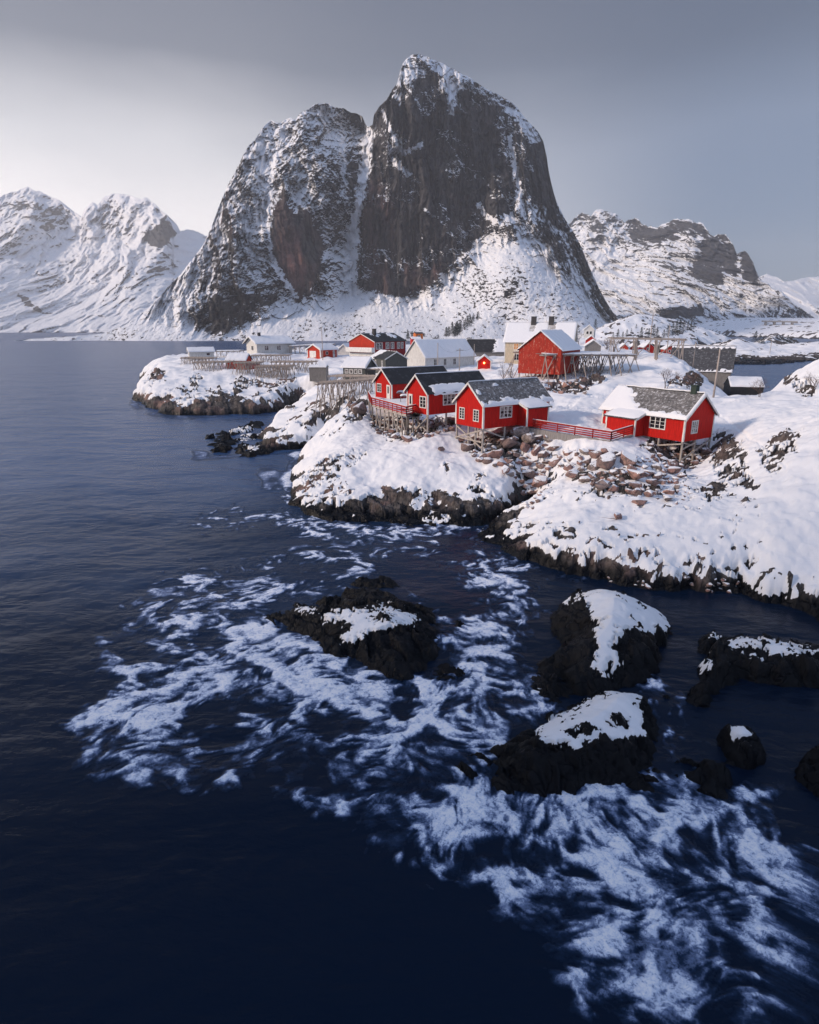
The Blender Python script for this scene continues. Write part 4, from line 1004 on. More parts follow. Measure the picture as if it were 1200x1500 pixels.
M_DGREEN = paint_mat('dark_grey_green_boards', (.10, .105, .10), board=.16)
M_DARK = paint_mat('dark_boards', (.035, .037, .042), board=.2)
M_GREYB = paint_mat('grey_weathered_boards', (.25, .235, .225), board=.18, wear=.4, wearcol=(.4, .38, .36))
M_ORANGE = paint_mat('orange_boards', (.72, .20, .05), board=.2)
M_TRIM = paint_mat('white_trim', (.78, .77, .74), board=0, wear=.1)
M_REDTRIM = paint_mat('red_rail_paint', (.42, .03, .025), board=0, wear=.35, wearcol=(.5, .3, .27))
M_POLE = paint_mat('weathered_pole_wood', (.42, .36, .32), board=0, wear=.4, wearcol=(.17, .15, .14), rough=.85)
M_DPOLE = paint_mat('dark_pole_wood', (.13, .115, .105), board=0, wear=.3, rough=.85)
M_STILT = paint_mat('stilt_wood', (.46, .41, .37), board=0, wear=.35, wearcol=(.26, .23, .21), rough=.85)
M_CONC = paint_mat('concrete', (.32, .30, .29), board=0, wear=.3, rough=.9)
def roof_mat(name, a, bcol, ribs=0.0, dust=0.0, tile=.22):
    m, t, b = new_mat(name)
    p = opos(t)
    n1 = noise(t, 1.0 / tile * .8, 4, .7, vec=p); n2 = noise(t, .9, 4, .6, vec=p)
    v = N(t, 'ShaderNodeTexVoronoi'); v.inputs['Scale'].default_value = 1 / tile; t.links.new(p, v.inputs['Vector'])
    sx = N(t, 'ShaderNodeSeparateColor'); t.links.new(v.outputs['Color'], sx.inputs[0])
    c = mixc(t, sx.outputs[0], a, bcol)
    c = mixc(t, M(t, 'MULTIPLY', mapr(t, n1, .52, .66), dust, clamp=True), c, (.70, .71, .74))
    c = mixc(t, M(t, 'MULTIPLY', mapr(t, n2, .4, .7), .35), c, tuple(x * .6 for x in a))
    link(t, c, b, 'Base Color'); b.inputs['Roughness'].default_value = .7
    link(t, bump(t, M(t, 'ADD', sx.outputs[1], n1), .6, .03), b, 'Normal')
    return m
M_SLATE = roof_mat('grey_slate', (.085, .08, .08), (.21, .20, .195), dust=.75)
M_BLACK = roof_mat('black_roofing', (.016, .016, .018), (.022, .022, .025), dust=.06, tile=.5)
M_DROOF = roof_mat('dark_roofing', (.045, .045, .05), (.06, .06, .066), dust=.25, tile=.4)
M_STREAK = roof_mat('frosted_roofing', (.36, .34, .33), (.55, .54, .54), dust=1.0, tile=.5)
m, t, b = new_mat('window_glass'); M_GLASS = m
b.inputs['Base Color'].default_value = (.012, .014, .018, 1); b.inputs['Roughness'].default_value = .08; b.inputs['IOR'].default_value = 1.5
M_CURT, t, b = new_mat('window_glass_with_curtain')
link(t, mixc(t, mapr(t, noise(t, 3.1, 2, .5, vec=opos(t)), .45, .55), (.02, .02, .024), (.36, .33, .32)), b, 'Base Color'); b.inputs['Roughness'].default_value = .12
M_LIT, t, b = new_mat('lit_window_glass')
b.inputs['Base Color'].default_value = (.08, .04, .02, 1); b.inputs['Emission Color'].default_value = (1.0, .42, .14, 1); b.inputs['Emission Strength'].default_value = .45
M_LAMP, t, b = new_mat('lit_lamp_glass')
b.inputs['Base Color'].default_value = (.9, .5, .2, 1); b.inputs['Emission Color'].default_value = (1.0, .45, .08, 1); b.inputs['Emission Strength'].default_value = 9
M_SNOW, t, b = new_mat('roof_snow')
b.inputs['Base Color'].default_value = SNOW + (1,); b.inputs['Roughness'].default_value = .7; b.inputs['Specular IOR Level'].default_value = .2
link(t, bump(t, noise(t, 3, 4, .6, vec=wpos(t)), .4, .08), b, 'Normal')
M_METAL, t, b = new_mat('dark_metal')
b.inputs['Base Color'].default_value = (.05, .05, .055, 1); b.inputs['Roughness'].default_value = .6
M_CHIM = paint_mat('chimney_plaster', (.075, .072, .075), board=0, rough=.9)
M_GCHIM = paint_mat('green_chimney', (.05, .07, .06), board=0, rough=.8)

# ------------------------------------------------------------------ houses
class House:
    """root Empty at a floor corner; local X runs LX, local Y runs LY, the ridge along one of them"""
    def __init__(s, name, label, base, alpha, LX, LY, h, rise, ridge='X', wall=None, roof=None, trim=None, ov=.28, cat='cabin', group=None, corner=True, th=.12, corner_w=.13, below=0.0, gw=None):
        s.root = empty(name, base, math.radians(alpha)); tag(s.root, label, cat, group)
        s.base = Vector(base); s.a = math.radians(alpha); s.LX, s.LY, s.h, s.rise, s.ridge, s.ov, s.th = LX, LY, h, rise, ridge, ov, th
        s.trim = trim
        L, Wd = (LX, LY) if ridge == 'X' else (LY, LX)
        s.L, s.Wd = L, Wd
        w = MB()
        z0 = -below
        pent = [s.q(0, 0, z0), s.q(0, Wd, z0), s.q(0, Wd, h), s.q(0, Wd / 2, h + rise), s.q(0, 0, h)]
        w.prism(pent, s.q(L, 0, 0))
        w.build('wall', wall, s.root)
        r = MB()
        sl = rise / (Wd / 2)
        for sd_ in (0, 1):
            f = (lambda v: v) if sd_ == 0 else (lambda v: Wd - v)
            e = .35 * th
            poly = [s.q(-ov, f(-ov), h - sl * ov + e), s.q(-ov, f(Wd / 2), h + rise + e), s.q(-ov, f(Wd / 2), h + rise + th), s.q(-ov, f(-ov), h - sl * ov + th)]
            r.prism(poly, s.q(L + 2 * ov, 0, 0))
        s.roof = r.build('roof', roof, s.root)
        if trim:
            if corner:
                for (x, y) in ((0, 0), (LX, 0), (0, LY), (LX, LY)):
                    c = MB(); e = .035
                    c.box((x - (e if x == 0 else corner_w), y - (e if y == 0 else corner_w), 0), (x + (corner_w if x == 0 else e), y + (corner_w if y == 0 else e), h - .02))
                    c.build('corner_board', trim, s.root)
            for x in (-ov - .03, L + ov - .02):
                for sd_ in (0, 1):
                    f = (lambda v: v) if sd_ == 0 else (lambda v: Wd - v)
                    bb = MB()
                    v0, v1 = -ov - .03, Wd / 2
                    z = lambda v: h + sl * v
                    bb.prism([s.q(x, f(v0), z(v0) - .10), s.q(x, f(v1), z(v1) - .10), s.q(x, f(v1), z(v1) + .13), s.q(x, f(v0), z(v0) + .13)], s.q(.05, 0, 0))
                    bb.build('verge_board', trim, s.root)
    def q(s, u, v, z):            # u along the ridge, v across it
        return Vector((u, v, z)) if s.ridge == 'X' else Vector((v, u, z))
    def w(s, x, y, z):            # local to world
        c, n = math.cos(s.a), math.sin(s.a)
        return Vector((s.base.x + x * c - y * n, s.base.y + x * n + y * c, s.base.z + z))
    def fp(s, face, u, v, o):
        return {'x0': (-o, u, v), 'x1': (s.LX + o, u, v), 'y0': (u, -o, v), 'y1': (u, s.LY + o, v)}[face]
    def fbox(s, mb, face, u0, u1, v0, v1, o0, o1):
        mb.box(s.fp(face, u0, v0, o0), s.fp(face, u1, v1, o1))
    def window(s, face, u, v, w, h, cols=2, rows=3, glass=None, trim=None, fw=.10):
        f = MB(); o = .055
        fb = lambda *a: s.fbox(f, face, *a)
        fb(u - fw, u, v - fw, v + h + fw, .0, o); fb(u + w, u + w + fw, v - fw, v + h + fw, .0, o)
        fb(u, u + w, v - fw, v, .0, o); fb(u, u + w, v + h, v + h + fw, .0, o)
        for i in range(1, cols):
            x = u + w * i / cols; fb(x - .04, x + .04, v, v + h, .0, o - .01)
        for j in range(1, rows):
            y = v + h * j / rows
            for i in range(cols):
                fb(u + w * i / cols + (.04 if i else 0), u + w * (i + 1) / cols - (.04 if i < cols - 1 else 0), y - .018, y + .018, .0, o - .018)
        fo = f.build('window', trim or s.trim or M_TRIM, s.root)
        g = MB(); s.fbox(g, face, u + .001, u + w - .001, v + .001, v + h - .001, -.02, .018)
        g.build('pane', glass or M_GLASS, fo)
        return fo
    def door(s, face, u, w=.85, h=1.9, mat=None, glass=True):
        f = MB(); s.fbox(f, face, u, u + w, .02, h, -.01, .06)
        d = f.build('door', mat or M_TRIM, s.root)
        if glass:
            g = MB(); s.fbox(g, face, u + w * .3, u + w * .7, h * .45, h * .9, .0, .068); g.build('pane', M_GLASS, d)
        return d
    def snow(s, side, mask, thick=.16, nu=60, nv=22, name='snow_cover', ov=None):
        """snow lying on one roof slope; mask(u 0..1 along the ridge, v 0 eave .. 1 ridge) -> 0..1"""
        ov = s.ov if ov is None else ov
        L, Wd = s.L, s.Wd
        sl = s.rise / (Wd / 2); nrm = Vector((-sl, 1)).normalized()
        U, V = np.meshgrid(np.linspace(0, 1, nu), np.linspace(0, 1, nv))
        ua = -ov + U * (L + 2 * ov); va = -ov - .05 + V * (Wd / 2 + ov + .05)
        sx, sy = s.base.x, s.base.y
        k = mask(U, V, fbm(ua / .9 + sx, va / .7 + sy + side, 4))
        edge = np.minimum(np.minimum(sst(0, .02, U), sst(0, .02, 1 - U)), sst(0, .06, V))
        th = thick * k * (1 + .5 * fbm(ua / 1.5, va / 1.5 + sx, 3)) * (.25 + .75 * edge) - .05 * (1 - k) - .02 * (1 - edge)
        zz_ = s.h + sl * va + s.th + th
        X = ua; Y = va if side == 0 else Wd - va
        if s.ridge == 'Y': X, Y = Y, X
        keep = k > .02
        o = grid_mesh(name, X, Y, zz_, None, M_SNOW, keep=keep)
        o.parent = s.root
        bm = bmesh.new(); bm.from_mesh(o.data)
        bmesh.ops.recalc_face_normals(bm, faces=bm.faces)
        if sum(f.normal.z for f in bm.faces) < 0: bmesh.ops.reverse_faces(bm, faces=bm.faces)
        # close the rim of the snow down to the roof
        be = [e for e in bm.edges if e.is_boundary]
        g = bmesh.ops.extrude_edge_only(bm, edges=be)
        for v_ in [x for x in g['geom'] if isinstance(x, bmesh.types.BMVert)]: v_.co.z -= .10
        bm.to_mesh(o.data); bm.free()
        return o
    def stilt(s, x, y, r=.105, mat=None, sink=.4, name='stilt'):
        p = s.w(x, y, 0); zg = GZ(p.x, p.y) - sink
        if zg > p.z - .05: return None
        m_ = MB(); m_.tube((x, y, zg - s.base.z), (x, y, -.02), r * .95, r, 8)
        return m_.build(name, mat or M_STILT, s.root)
    def brace(s, a, b, mat=None):
        m_ = MB(); m_.beam(a, b, .07, .14); return m_.build('brace', mat or M_STILT, s.root)
    def gz(s, x, y):
        p = s.w(x, y, 0); return GZ(p.x, p.y) - s.base.z
    def chimney(s, x, y, w, top, mat=M_CHIM, cap=True):
        m_ = MB(); zb = s.h + s.rise * .3
        m_.box((x - w / 2, y - w / 2, zb), (x + w / 2, y + w / 2, top))
        c = m_.build('chimney', mat, s.root)
        if cap:
            k = MB(); k.box((x - w * .62, y - w * .62, top + .003), (x + w * .62, y + w * .62, top + .09)); k.build('chimney_cap', mat, c)
        return c
full = lambda U, V, n: np.ones_like(U)
def thr(f):                       # patch of snow with a ragged edge
    return lambda U, V, n: sst(-.06, .10, f(U, V) + n * .30)

# -- red cabin on stilts in front
A = House('cabin', 'red cabin on stilts with grey slate roof, two gable windows and a side porch', PD(707.5, 628.5, 60), 33.9, 9.0, 4.33, 2.4, 1.85, 'X', M_RED, M_SLATE, M_TRIM, group='red cabins on the point')
A.window('x0', .72, .68, .70, 1.02, 2, 4, fw=.08); A.window('x0', 2.95, .68, .70, 1.02, 2, 4, fw=.08)
A.window('y0', 2.2, .95, 1.45, 1.0, 3, 3, M_CURT)
A.snow(0, thr(lambda U, V: np.maximum(np.maximum(.20 - V * 1.1, .22 - np.hypot((U - .05) / .10, (V - .55) / .42)), .3 - np.hypot((U - .32) / .16, (V - .82) / .2))), .12)
A.snow(1, full, .15)
def porch(H, face, u0, u1, d, h_in, h_out, open_part=None, wallmat=M_RED, snow=True):
    """lean-to porch with its own red walls, white corner boards and roof"""
    P = lambda u, o, v: Vector(H.fp(face, u, v, o))
    m_ = MB()
    m_.prism([P(u0, .01, 0), P(u0, d, 0), P(u0, d, h_out), P(u0, .01, h_in)], P(u1, 0, 0) - P(u0, 0, 0))
    po = m_.build('porch', wallmat, H.root)
    r = MB(); e = .25; sl = (h_in - h_out) / d
    r.prism([P(u0 - e, -.0, h_in + .02), P(u0 - e, d + e, h_out - sl * e + .02), P(u0 - e, d + e, h_out - sl * e + .11), P(u0 - e, -.0, h_in + .11)], P(u1 + 2 * e, 0, 0) - P(u0, 0, 0))
    r.build('porch_roof', M_DROOF, po)
    for u in (u0, u1):
        c = MB(); c.box(P(u - .07, d + .03, 0), P(u + .07, d - .10, h_out - .05)); c.build('corner_board', M_TRIM, po)
    for u in (u0 - e - .03, u1 + e - .01):
        c = MB(); c.prism([P(u, .02, h_in - .1), P(u, d + e + .02, h_out - sl * e - .1), P(u, d + e + .02, h_out - sl * e + .12), P(u, .02, h_in + .12)], P(.04, 0, 0) - P(0, 0, 0)); c.build('verge_board', M_TRIM, po)
    if snow:
        k = MB(); n = 14
        rows = []
        for i in range(n + 1):
            for j in range(6):
                u = u0 - e + .03 + (u1 - u0 + 2 * e - .06) * i / n; o = .0 + (d + e - .04) * j / 5
                b_ = .11 + .15 * (1 - abs(2 * i / n - 1) ** 6) * (1 - (j / 5) ** 8) + random.uniform(-.015, .015)
                rows.append(P(u, o, h_in - sl * o + b_))
        k.add(rows, [(i * 6 + j, i * 6 + j + 1, (i + 1) * 6 + j + 1, (i + 1) * 6 + j) for i in range(n) for j in range(5)])
        so_ = k.build('porch_snow', M_SNOW, po, True)
    return po
pA = porch(A, 'y0', 4.6, 7.5, 1.35, 2.35, 1.85)
for x, y in [(.1, .1), (.1, 4.2), (.1, 2.3), (3.0, .15), (3., 4.2), (.1, 1.2), (5.8, .15)]: A.stilt(x, y)
A.brace((-.05, 0.1, A.gz(0, .1) + 1.1), (-.05, 4.2, A.gz(0, 4.2) + .2)); A.brace((.12, .05, -.1), (3.0, .12, A.gz(3, .1) + .4)); A.brace((-.14, .05, -.12), (-.14, 4.25, A.gz(0, 4.2) + .1)); A.brace((.0, 4.2, -.15), (.0, .15, A.gz(0, .1) + .5))

# -- the two black-roofed cabins with the shared deck
B = House('cabin', 'red cabin with black roof and large snow patch at the near deck end', PD(626.5, 608, 65), 35, 8.4, 3.8, 2.35, 1.65, 'X', M_RED, M_BLACK, M_TRIM, group='red cabins on the point')
B.window('x0', .35, .75, .95, 1.05, 2, 3); B.door('x0', 2.72, .72, 1.95)
B.window('y0', 2.1, .95, 1.5, 1.0, 3, 3, M_CURT)
B.snow(0, thr(lambda U, V: .20 - np.maximum(0, np.abs(U - .34 - V * .1) - .22) * 3 - np.maximum(0, V - .36) * 2.2 - np.maximum(0, .14 - V) * 2.0), .13)
B.snow(1, full, .1)
for x, y in [(.1, .1), (.1, 1.9), (.1, 3.7), (2.6, .12), (4.6, .12), (2.6, 3.6)]: B.stilt(x, y)
B.brace((.1, -.06, -.1), (-.5, 2.9, B.gz(-.5, 2.9) + .1)); B.brace((.0, 3.0, -.2), (.05, .2, B.gz(0, .2) + .2)); B.brace((1.0, -.05, -.1), (2.6, .05, B.gz(2.6, 0) + .3))
Cc = House('cabin', 'red cabin with plain black roof at the far end of the deck', PD(574, 587, 80), 36, 9.8, 3.9, 2.25, 1.6, 'X', M_RED, M_BLACK, M_TRIM, group='red cabins on the point')
Cc.window('x0', 2.45, .95, .85, .95, 2, 3); Cc.door('x0', .35, .75, 1.95)
Cc.window('y0', 3.0, .95, 1.4, 1.0, 3, 3, M_CURT)
Cc.snow(0, thr(lambda U, V: .22 - np.hypot((U - .62) / .16, (V - .22) / .36)), .16); Cc.snow(1, full, .1)
for x, y in [(.1, .1), (.1, 3.8), (3, .1)]: Cc.stilt(x, y)

# -- deck with its red railing
def railing(parent, pts_, posts_every=1.3, h=.85, rails=4, mat=M_REDTRIM, cap=True):
    """posts and boards along a polyline given in the parent's local space"""
    for a, b in zip(pts_[:-1], pts_[1:]):
        a, b = Vector(a), Vector(b); L = (b - a).length; n = max(1, round(L / posts_every))
        r_ = MB()
        for i in range(rails):
            z = h * (i + .7) / rails
            r_.beam(a + Vector((0, 0, z)), b + Vector((0, 0, z)), .035, .11)
        r_.build('rail_boards', mat, parent)
        for i in range(n + 1):
            p = a.lerp(b, i / n)
            k = MB(); k.box(p + Vector((-.045, -.045, -.05)), p + Vector((.045, .045, h))); k.build('post', mat, parent)
        if cap:
            k = MB(); k.beam(a + Vector((0, 0, h + .03)), b + Vector((0, 0, h + .03)), .13, .05); k.build('handrail', mat, parent)
            k = MB(); k.beam(a + Vector((0, 0, h + .075)), b + Vector((0, 0, h + .075)), .09, .05); k.build('rail_snow', M_SNOW, parent)
zd = B.base.z - .05
dp = [PZ(540, 584, zd), PZ(545, 593.5, zd), PZ(595.5, 608.5, zd), PZ(613, 604.5, zd)]
deck = empty('deck', dp[2]); tag(deck, 'wooden deck on many stilts with red railing, joining the two black-roofed cabins', 'deck')
loc = [p - dp[2] for p in dp]
bk_ = [B.w(-.04, 3.7, 0) - dp[2], Cc.w(3.2, -.05, 0) - dp[2], Cc.w(-.05, 0, 0) - dp[2], Cc.w(-.05, 3.6, 0) - dp[2]]
for v_ in bk_: v_.z = 0
bk2 = B.w(-.04, .9, 0) - dp[2]; bk2.z = 0
k = MB(); k.prism([Vector((p.x, p.y, -.16)) for p in [loc[0], loc[1], loc[2], loc[3], bk2, bk_[0], bk_[1], bk_[2], bk_[3]]], (0, 0, .16)); k.build('floor', M_STILT, deck)
# trodden snow on the deck boards
k = MB(); cen = sum(loc + bk_, Vector()) / 8
k.prism([Vector((p.x, p.y, .004)) + (cen - p) * .04 * Vector((1, 1, 0)) for p in [loc[0], loc[1], loc[2], loc[3], bk2, bk_[0], bk_[1], bk_[2], bk_[3]]], (0, 0, .07)); k.build('deck_snow', M_SNOW, deck)
railing(deck, [loc[0], loc[1], loc[2], loc[3]], 1.25, .9, 4)
for a, b_, n in ((loc[1], loc[2], 8), (loc[2], loc[3], 2), (loc[0], loc[1], 2)):
    for i in range(n + 1):
        p = a.lerp(b_, i / n) + Vector((.05, .25, 0)); wpt = p + dp[2]; zg = GZ(wpt.x, wpt.y) - dp[2].z - .4
        k = MB(); k.tube((p.x, p.y, zg), (p.x, p.y, -.17), .08, .085, 8); k.build('stilt', M_STILT, deck)
for i in (1, 3, 5, 7):
    p, q = loc[1].lerp(loc[2], i / 8), loc[1].lerp(loc[2], (i + 1) / 8)
    wq = q + dp[2]
    k = MB(); k.beam((p.x, p.y + .2, -.25), (q.x, q.y + .2, GZ(wq.x, wq.y) - dp[2].z + .2), .06, .13); k.build('brace', M_STILT, deck)
# furniture under snow on the deck
for (px_, py_, s_) in [(586, 583, 1.0), (592, 588, .8)]:
    p = PZ(px_, py_, zd + .1)
    tb = empty('garden_table', (p.x, p.y, zd + .07)); tag(tb, ['garden table heaped with snow beside the farther cabin on the deck', 'low garden table heaped with snow, nearer the deck railing'][s_ < 1], 'table')
    k = MB(); k.box((-.6 * s_, -.4 * s_, .66), (.6 * s_, .4 * s_, .72)); k.build('tabletop', M_GREYB, tb)
    for sx in (-1, 1):
        for sy in (-1, 1):
            k = MB(); k.box((sx * .52 * s_ - .03, sy * .34 * s_ - .03, 0), (sx * .52 * s_ + .03, sy * .34 * s_ + .03, .66)); k.build('leg', M_GREYB, tb)
    U, V = np.meshgrid(np.linspace(-1, 1, 14), np.linspace(-1, 1, 12))
    grid_mesh('snow_heap', U * .6 * s_, V * .4 * s_, .715 + .32 * s_ * np.clip(1 - (np.abs(U) ** 3 + np.abs(V) ** 3) / 1.2, 0, 1) ** .6 - .0, None, M_SNOW).parent = tb

# -- red cabin at the right
Dh = House('cabin', 'red cabin on stilts at the right, slate roof half under snow, green chimney', PD(1000.5, 647.5, 57), 34.0, 4.75, 9.5, 2.3, 1.9, 'Y', M_RED, M_SLATE, M_TRIM, group='red cabins on the point')
Dh.window('x1', 0, 0, .01, .01, 1, 1) if False else None
Dh.window('y0', 1.15, .75, .85, 1.05, 3, 3, M_CURT); Dh.window('x0', 2.1, .95, 1.55, 1.0, 3, 3); Dh.window('x0', 8.0, .85, .9, .95, 2, 3)
pD = porch(Dh, 'x0', 4.35, 7.75, 1.45, 2.25, 1.75)
Dh.snow(0, thr(lambda U, V: np.maximum(np.maximum(.20 - V * 1.2, (U - .60) * 2.2 + .25 - V * .75), np.where(U < .03, .3, -.4))), .16)
Dh.snow(1, full, .2)
Dh.chimney(2.5, 1.0, .55, 2.3 + 1.9 + .75, M_GCHIM)
for x, y in [(.1, .1), (4.65, .1), (.1, 2.6), (2.2, .15), (4.6, 2.5), (3.2, .9), (2.4, 2.5)]: Dh.stilt(x, y)
Dh.brace((.1, -.06, Dh.gz(.1, 0) + .6), (4.6, -.06, -.15)); Dh.brace((-.06, .1, -.2), (-.06, 2.6, Dh.gz(0, 2.6) + .4)); Dh.brace((.3, .1, -.15), (4.4, 1.0, Dh.gz(4.4, 1) + .3)); Dh.brace((.1, .0, Dh.gz(.1, 0) + 1.6), (2.2, .1, -.3))
k = MB(); k.box((.05, 5.0, min(Dh.gz(0, 5), Dh.gz(1, 4.6)) - .3), (2.5, 5.3, -.01)); k.box((.05, 3.6, min(Dh.gz(0, 3.6), -.6) - .3), (.5, 5.0, -.02)); k.build('foundation', M_CONC, Dh.root)

# -- red railing on its low wall between the two front cabins
r0, r1, r2 = PD(767.5, 625, 62.4), PD(895, 645, 57.7), PD(931, 634, 60.4)
r0.z = A.base.z - .1
rt = empty('fence', r1); tag(rt, 'long red board railing on a low wall between the two slate-roofed cabins', 'railing')
rl_ = [r0 - r1, Vector((0, 0, 0)), r2 - r1]
railing(rt, rl_, 1.7, .8, 4)
for a, b_ in zip(rl_[:-1], rl_[1:]):
    k = MB(); n = 12
    for i in range(n):
        p, q = a.lerp(b_, i / n), a.lerp(b_, (i + 1) / n)
        zl = min(GZ(p.x + r1.x, p.y + r1.y), GZ(q.x + r1.x, q.y + r1.y)) - r1.z - .3
        d_ = (q - p).normalized(); nn_ = Vector((-d_.y, d_.x, 0)) * .16
        k.add([p + nn_ + Vector((0,0,-.06)), p - nn_ + Vector((0,0,-.06)), q - nn_ + Vector((0,0,-.06)), q + nn_ + Vector((0,0,-.06)), Vector((p.x+nn_.x,p.y+nn_.y,zl)), Vector((p.x-nn_.x,p.y-nn_.y,zl)), Vector((q.x-nn_.x,q.y-nn_.y,zl)), Vector((q.x+nn_.x,q.y+nn_.y,zl))], [(0,1,2,3),(4,7,6,5),(0,4,5,1),(3,2,6,7)] + ([(0,3,7,4)]) + [(1,5,6,2)])
    k.build('base_wall', M_CONC, rt)
print('cabins', round(time.time() - T0, 1))

# ------------------------------------------------------------------ the village behind
V = House('barn', 'big weathered red barn on short posts with snow-covered roof', PD(820, 549, 97), 58, 9.5, 6.9, 3.7, 2.7, 'X', M_BARN, M_DROOF, None, ov=.25, cat='barn')
V.snow(0, full, .2); V.snow(1, full, .2)
for x, y in [(.1, .2), (.1, 2.5), (.1, 4.7), (.1, 6.7), (3, .2), (6, .2)]: V.stilt(x, y, .14)
V.window('y0', 5.0, 1.5, .9, .9, 2, 2)
V = House('house', 'cream house with frosted roof and two dark chimneys behind the red barn', PD(738.5, 530, 150), -20, 15.5, 7.5, 4.9, 3.9, 'X', M_CREAM, M_STREAK, M_TRIM, ov=.4, cat='house', below=1.2, corner_w=.18)
for u in (2.2, 4.0, 5.8): V.window('y0', u, 2.9, 1.0, 1.3, 2, 2, M_LIT if u != 4.0 else M_CURT)
V.window('y0', 2.4, .5, 1.0, 1.3, 2, 2); V.window('x1', 3.0, 3.2, 1.0, 1.3, 2, 2)
V.snow(0, thr(lambda U, W_: .02 + .25 * np.sin(U * 60) * .5 + .25 - np.maximum(0, .30 - np.abs(np.abs(U - .52) - .135) * 4) * (W_ > .55) * 2.2), .08); V.snow(1, full, .15)
for x in (5.9, 10.0): V.chimney(x, 3.75, 1.1, 4.9 + 3.9 + 1.4)
V = House('hall', 'long white hall with snow-covered roof and a row of narrow windows', PD(623, 541, 140), 40, 15.5, 6.8, 2.75, 3.4, 'X', M_WHITE, M_DROOF, M_TRIM, ov=.35, cat='hall', below=1.)
for u in (2.6, 5.6, 8.6): V.window('y0', u, .75, .75, 1.3, 2, 2)
V.snow(0, full, .16); V.snow(1, full, .16)
V = House('house', 'dark grey-green house with white verge boards and two small windows', PD(565, 541, 130), 25, 4.9, 8.5, 2.05, 1.35, 'Y', M_DGREEN, M_BLACK, M_TRIM, ov=.2, cat='house', below=1.5, corner=False)
V.window('x0', 1.5, .55, .55, 1.0, 2, 2); V.window('x0', 5.2, .55, .55, 1.0, 2, 2)
V.snow(0, thr(lambda U, W_: (U - .66) * 2.0 + W_ * .4 - .2), .15); V.snow(1, thr(lambda U, W_: .1 + 0 * U), .1)
V = House('annex', 'low dark annex with a thick snow roof and four small white windows', PD(503, 551, 119), -22, 4.6, 4.6, 1.75, 1.5, 'X', M_DGREEN, M_DROOF, M_TRIM, ov=.3, cat='annex', below=1.5, corner=False)
V.snow(0, full, .22); V.snow(1, full, .22)
for u in (.5, 1.45, 2.4, 3.35): V.window('y0', u, .65, .5, .6, 1, 1, M_CURT, fw=.12)
V = House('house', 'red two-storey house with white balcony and patchy black roof', PD(549, 526, 165), 50, 12.5, 9.2, 4.4, 1.9, 'X', M_DKRED, M_BLACK, M_TRIM, ov=.35, cat='house', below=1.0)
k = MB(); k.prism([(-.03, .0, 2.6), (-.03, 9.2, 2.6), (-.03, 9.2, 4.4), (-.03, 4.6, 6.28), (-.03, 0, 4.4)], (-.05, 0, 0)); k.build('gable_boards', M_ORANGERED, V.root)
k = MB(); k.box((-.03, 0, -.6), (-.08, 9.2, 1.4)); k.build('ground_floor_boards', M_WHITE, V.root)
k = MB(); k.box((-1.3, -.2, 1.75), (-1.2, 9.4, 2.9)); k.box((-1.2, -.2, 1.75), (-.09, -.1, 2.9)); k.box((-1.2, 9.3, 1.75), (-.09, 9.4, 2.9)); k.box((-1.2, -.2, 1.65), (-.09, 9.4, 1.745)); k.build('balcony', M_TRIM, V.root)
V.window('x0', 5.0, 3.05, 2.2, 1.5, 2, 1, M_CURT); V.window('x0', 1.2, 3.05, .7, 1.3, 1, 2)
for u, w_ in ((.6, 2.4), (4.4, 1.2), (6.4, 1.2), (9.0, 1.0), (10.6, .8)): V.window('y0', u, 2.5, w_, 1.5, 2, 1, M_CURT)
V.snow(0, thr(lambda U, W_: .28 - np.minimum(np.hypot((U - .35) / .22, (W_ - .85) / .4), np.hypot((U - .8) / .2, (W_ - .7) / .5)) * .5), .12); V.snow(1, full, .1)
V.chimney(3.6, 3.4, .8, 4.4 + 1.9 + 1.2)
V = House('garage', 'small bright red garage with white door and snow-covered roof', PD(470, 524, 175), 50, 6.4, 5.6, 2.1, 1.3, 'X', M_ORANGERED, M_DROOF, M_TRIM, ov=.3, cat='garage', below=.8, corner_w=.3)
V.door('x0', 1.9, 2.6, 1.75, M_TRIM, False); V.window('y0', 2.0, .8, .7, .7, 1, 1); V.door('y0', 4.6, .8, 1.8, M_TRIM)
V.snow(0, full, .2); V.snow(1, full, .2)
V = House('house', 'white house with broad snow roof at the back of the left headland', PD(377, 518, 185), 40, 11.5, 6.6, 3.1, 1.6, 'X', M_WHITE, M_DROOF, M_TRIM, ov=.9, cat='house', below=.8)
V.window('x0', 2.2, .9, 1.2, 1.2, 2, 1); V.window('y0', 2.5, .9, 1.2, 1.2, 2, 1, M_CURT); V.window('y0', 6.5, .9, 1.2, 1.2, 2, 1, M_CURT)
V.snow(0, full, .22); V.snow(1, full, .22); V.chimney(2.6, 3.3, .7, 3.1 + 1.6 + 1.1)
V = House('boathouse', 'small white boathouse with snow roof, leftmost building on the headland', PD(278, 523.5, 168), 25, 6.3, 3.2, 1.5, .85, 'X', M_WHITE, M_DROOF, M_TRIM, ov=.35, cat='boathouse', below=1.2, corner=False)
V.window('x0', .5, .5, .6, .5, 1, 1); V.window('y0', 4.4, .5, .8, .5, 1, 1); V.snow(0, full, .15); V.snow(1, full, .15)
V = House('shed', 'bright orange-red shed with snow roof among the fish racks on the left headland', PD(332.5, 543, 155), -4, 4.9, 4.6, 2.5, 1.3, 'X', M_ORANGERED, M_DROOF, None, ov=.25, cat='shed', below=.5)
k = MB(); k.box((-.03, -.04, -.25), (4.93, -.002, .0)); k.build('sill_board', M_TRIM, V.root)
k = MB(); k.prism([(4.9, .4, .3), (4.9, 3.4, .3), (4.9, 3.4, 1.6), (4.9, .4, 1.4)], (2.6, 0, 0)); k.build('lean_to', M_DKRED, V.root)
V.snow(0, full, .25); V.snow(1, full, .25)
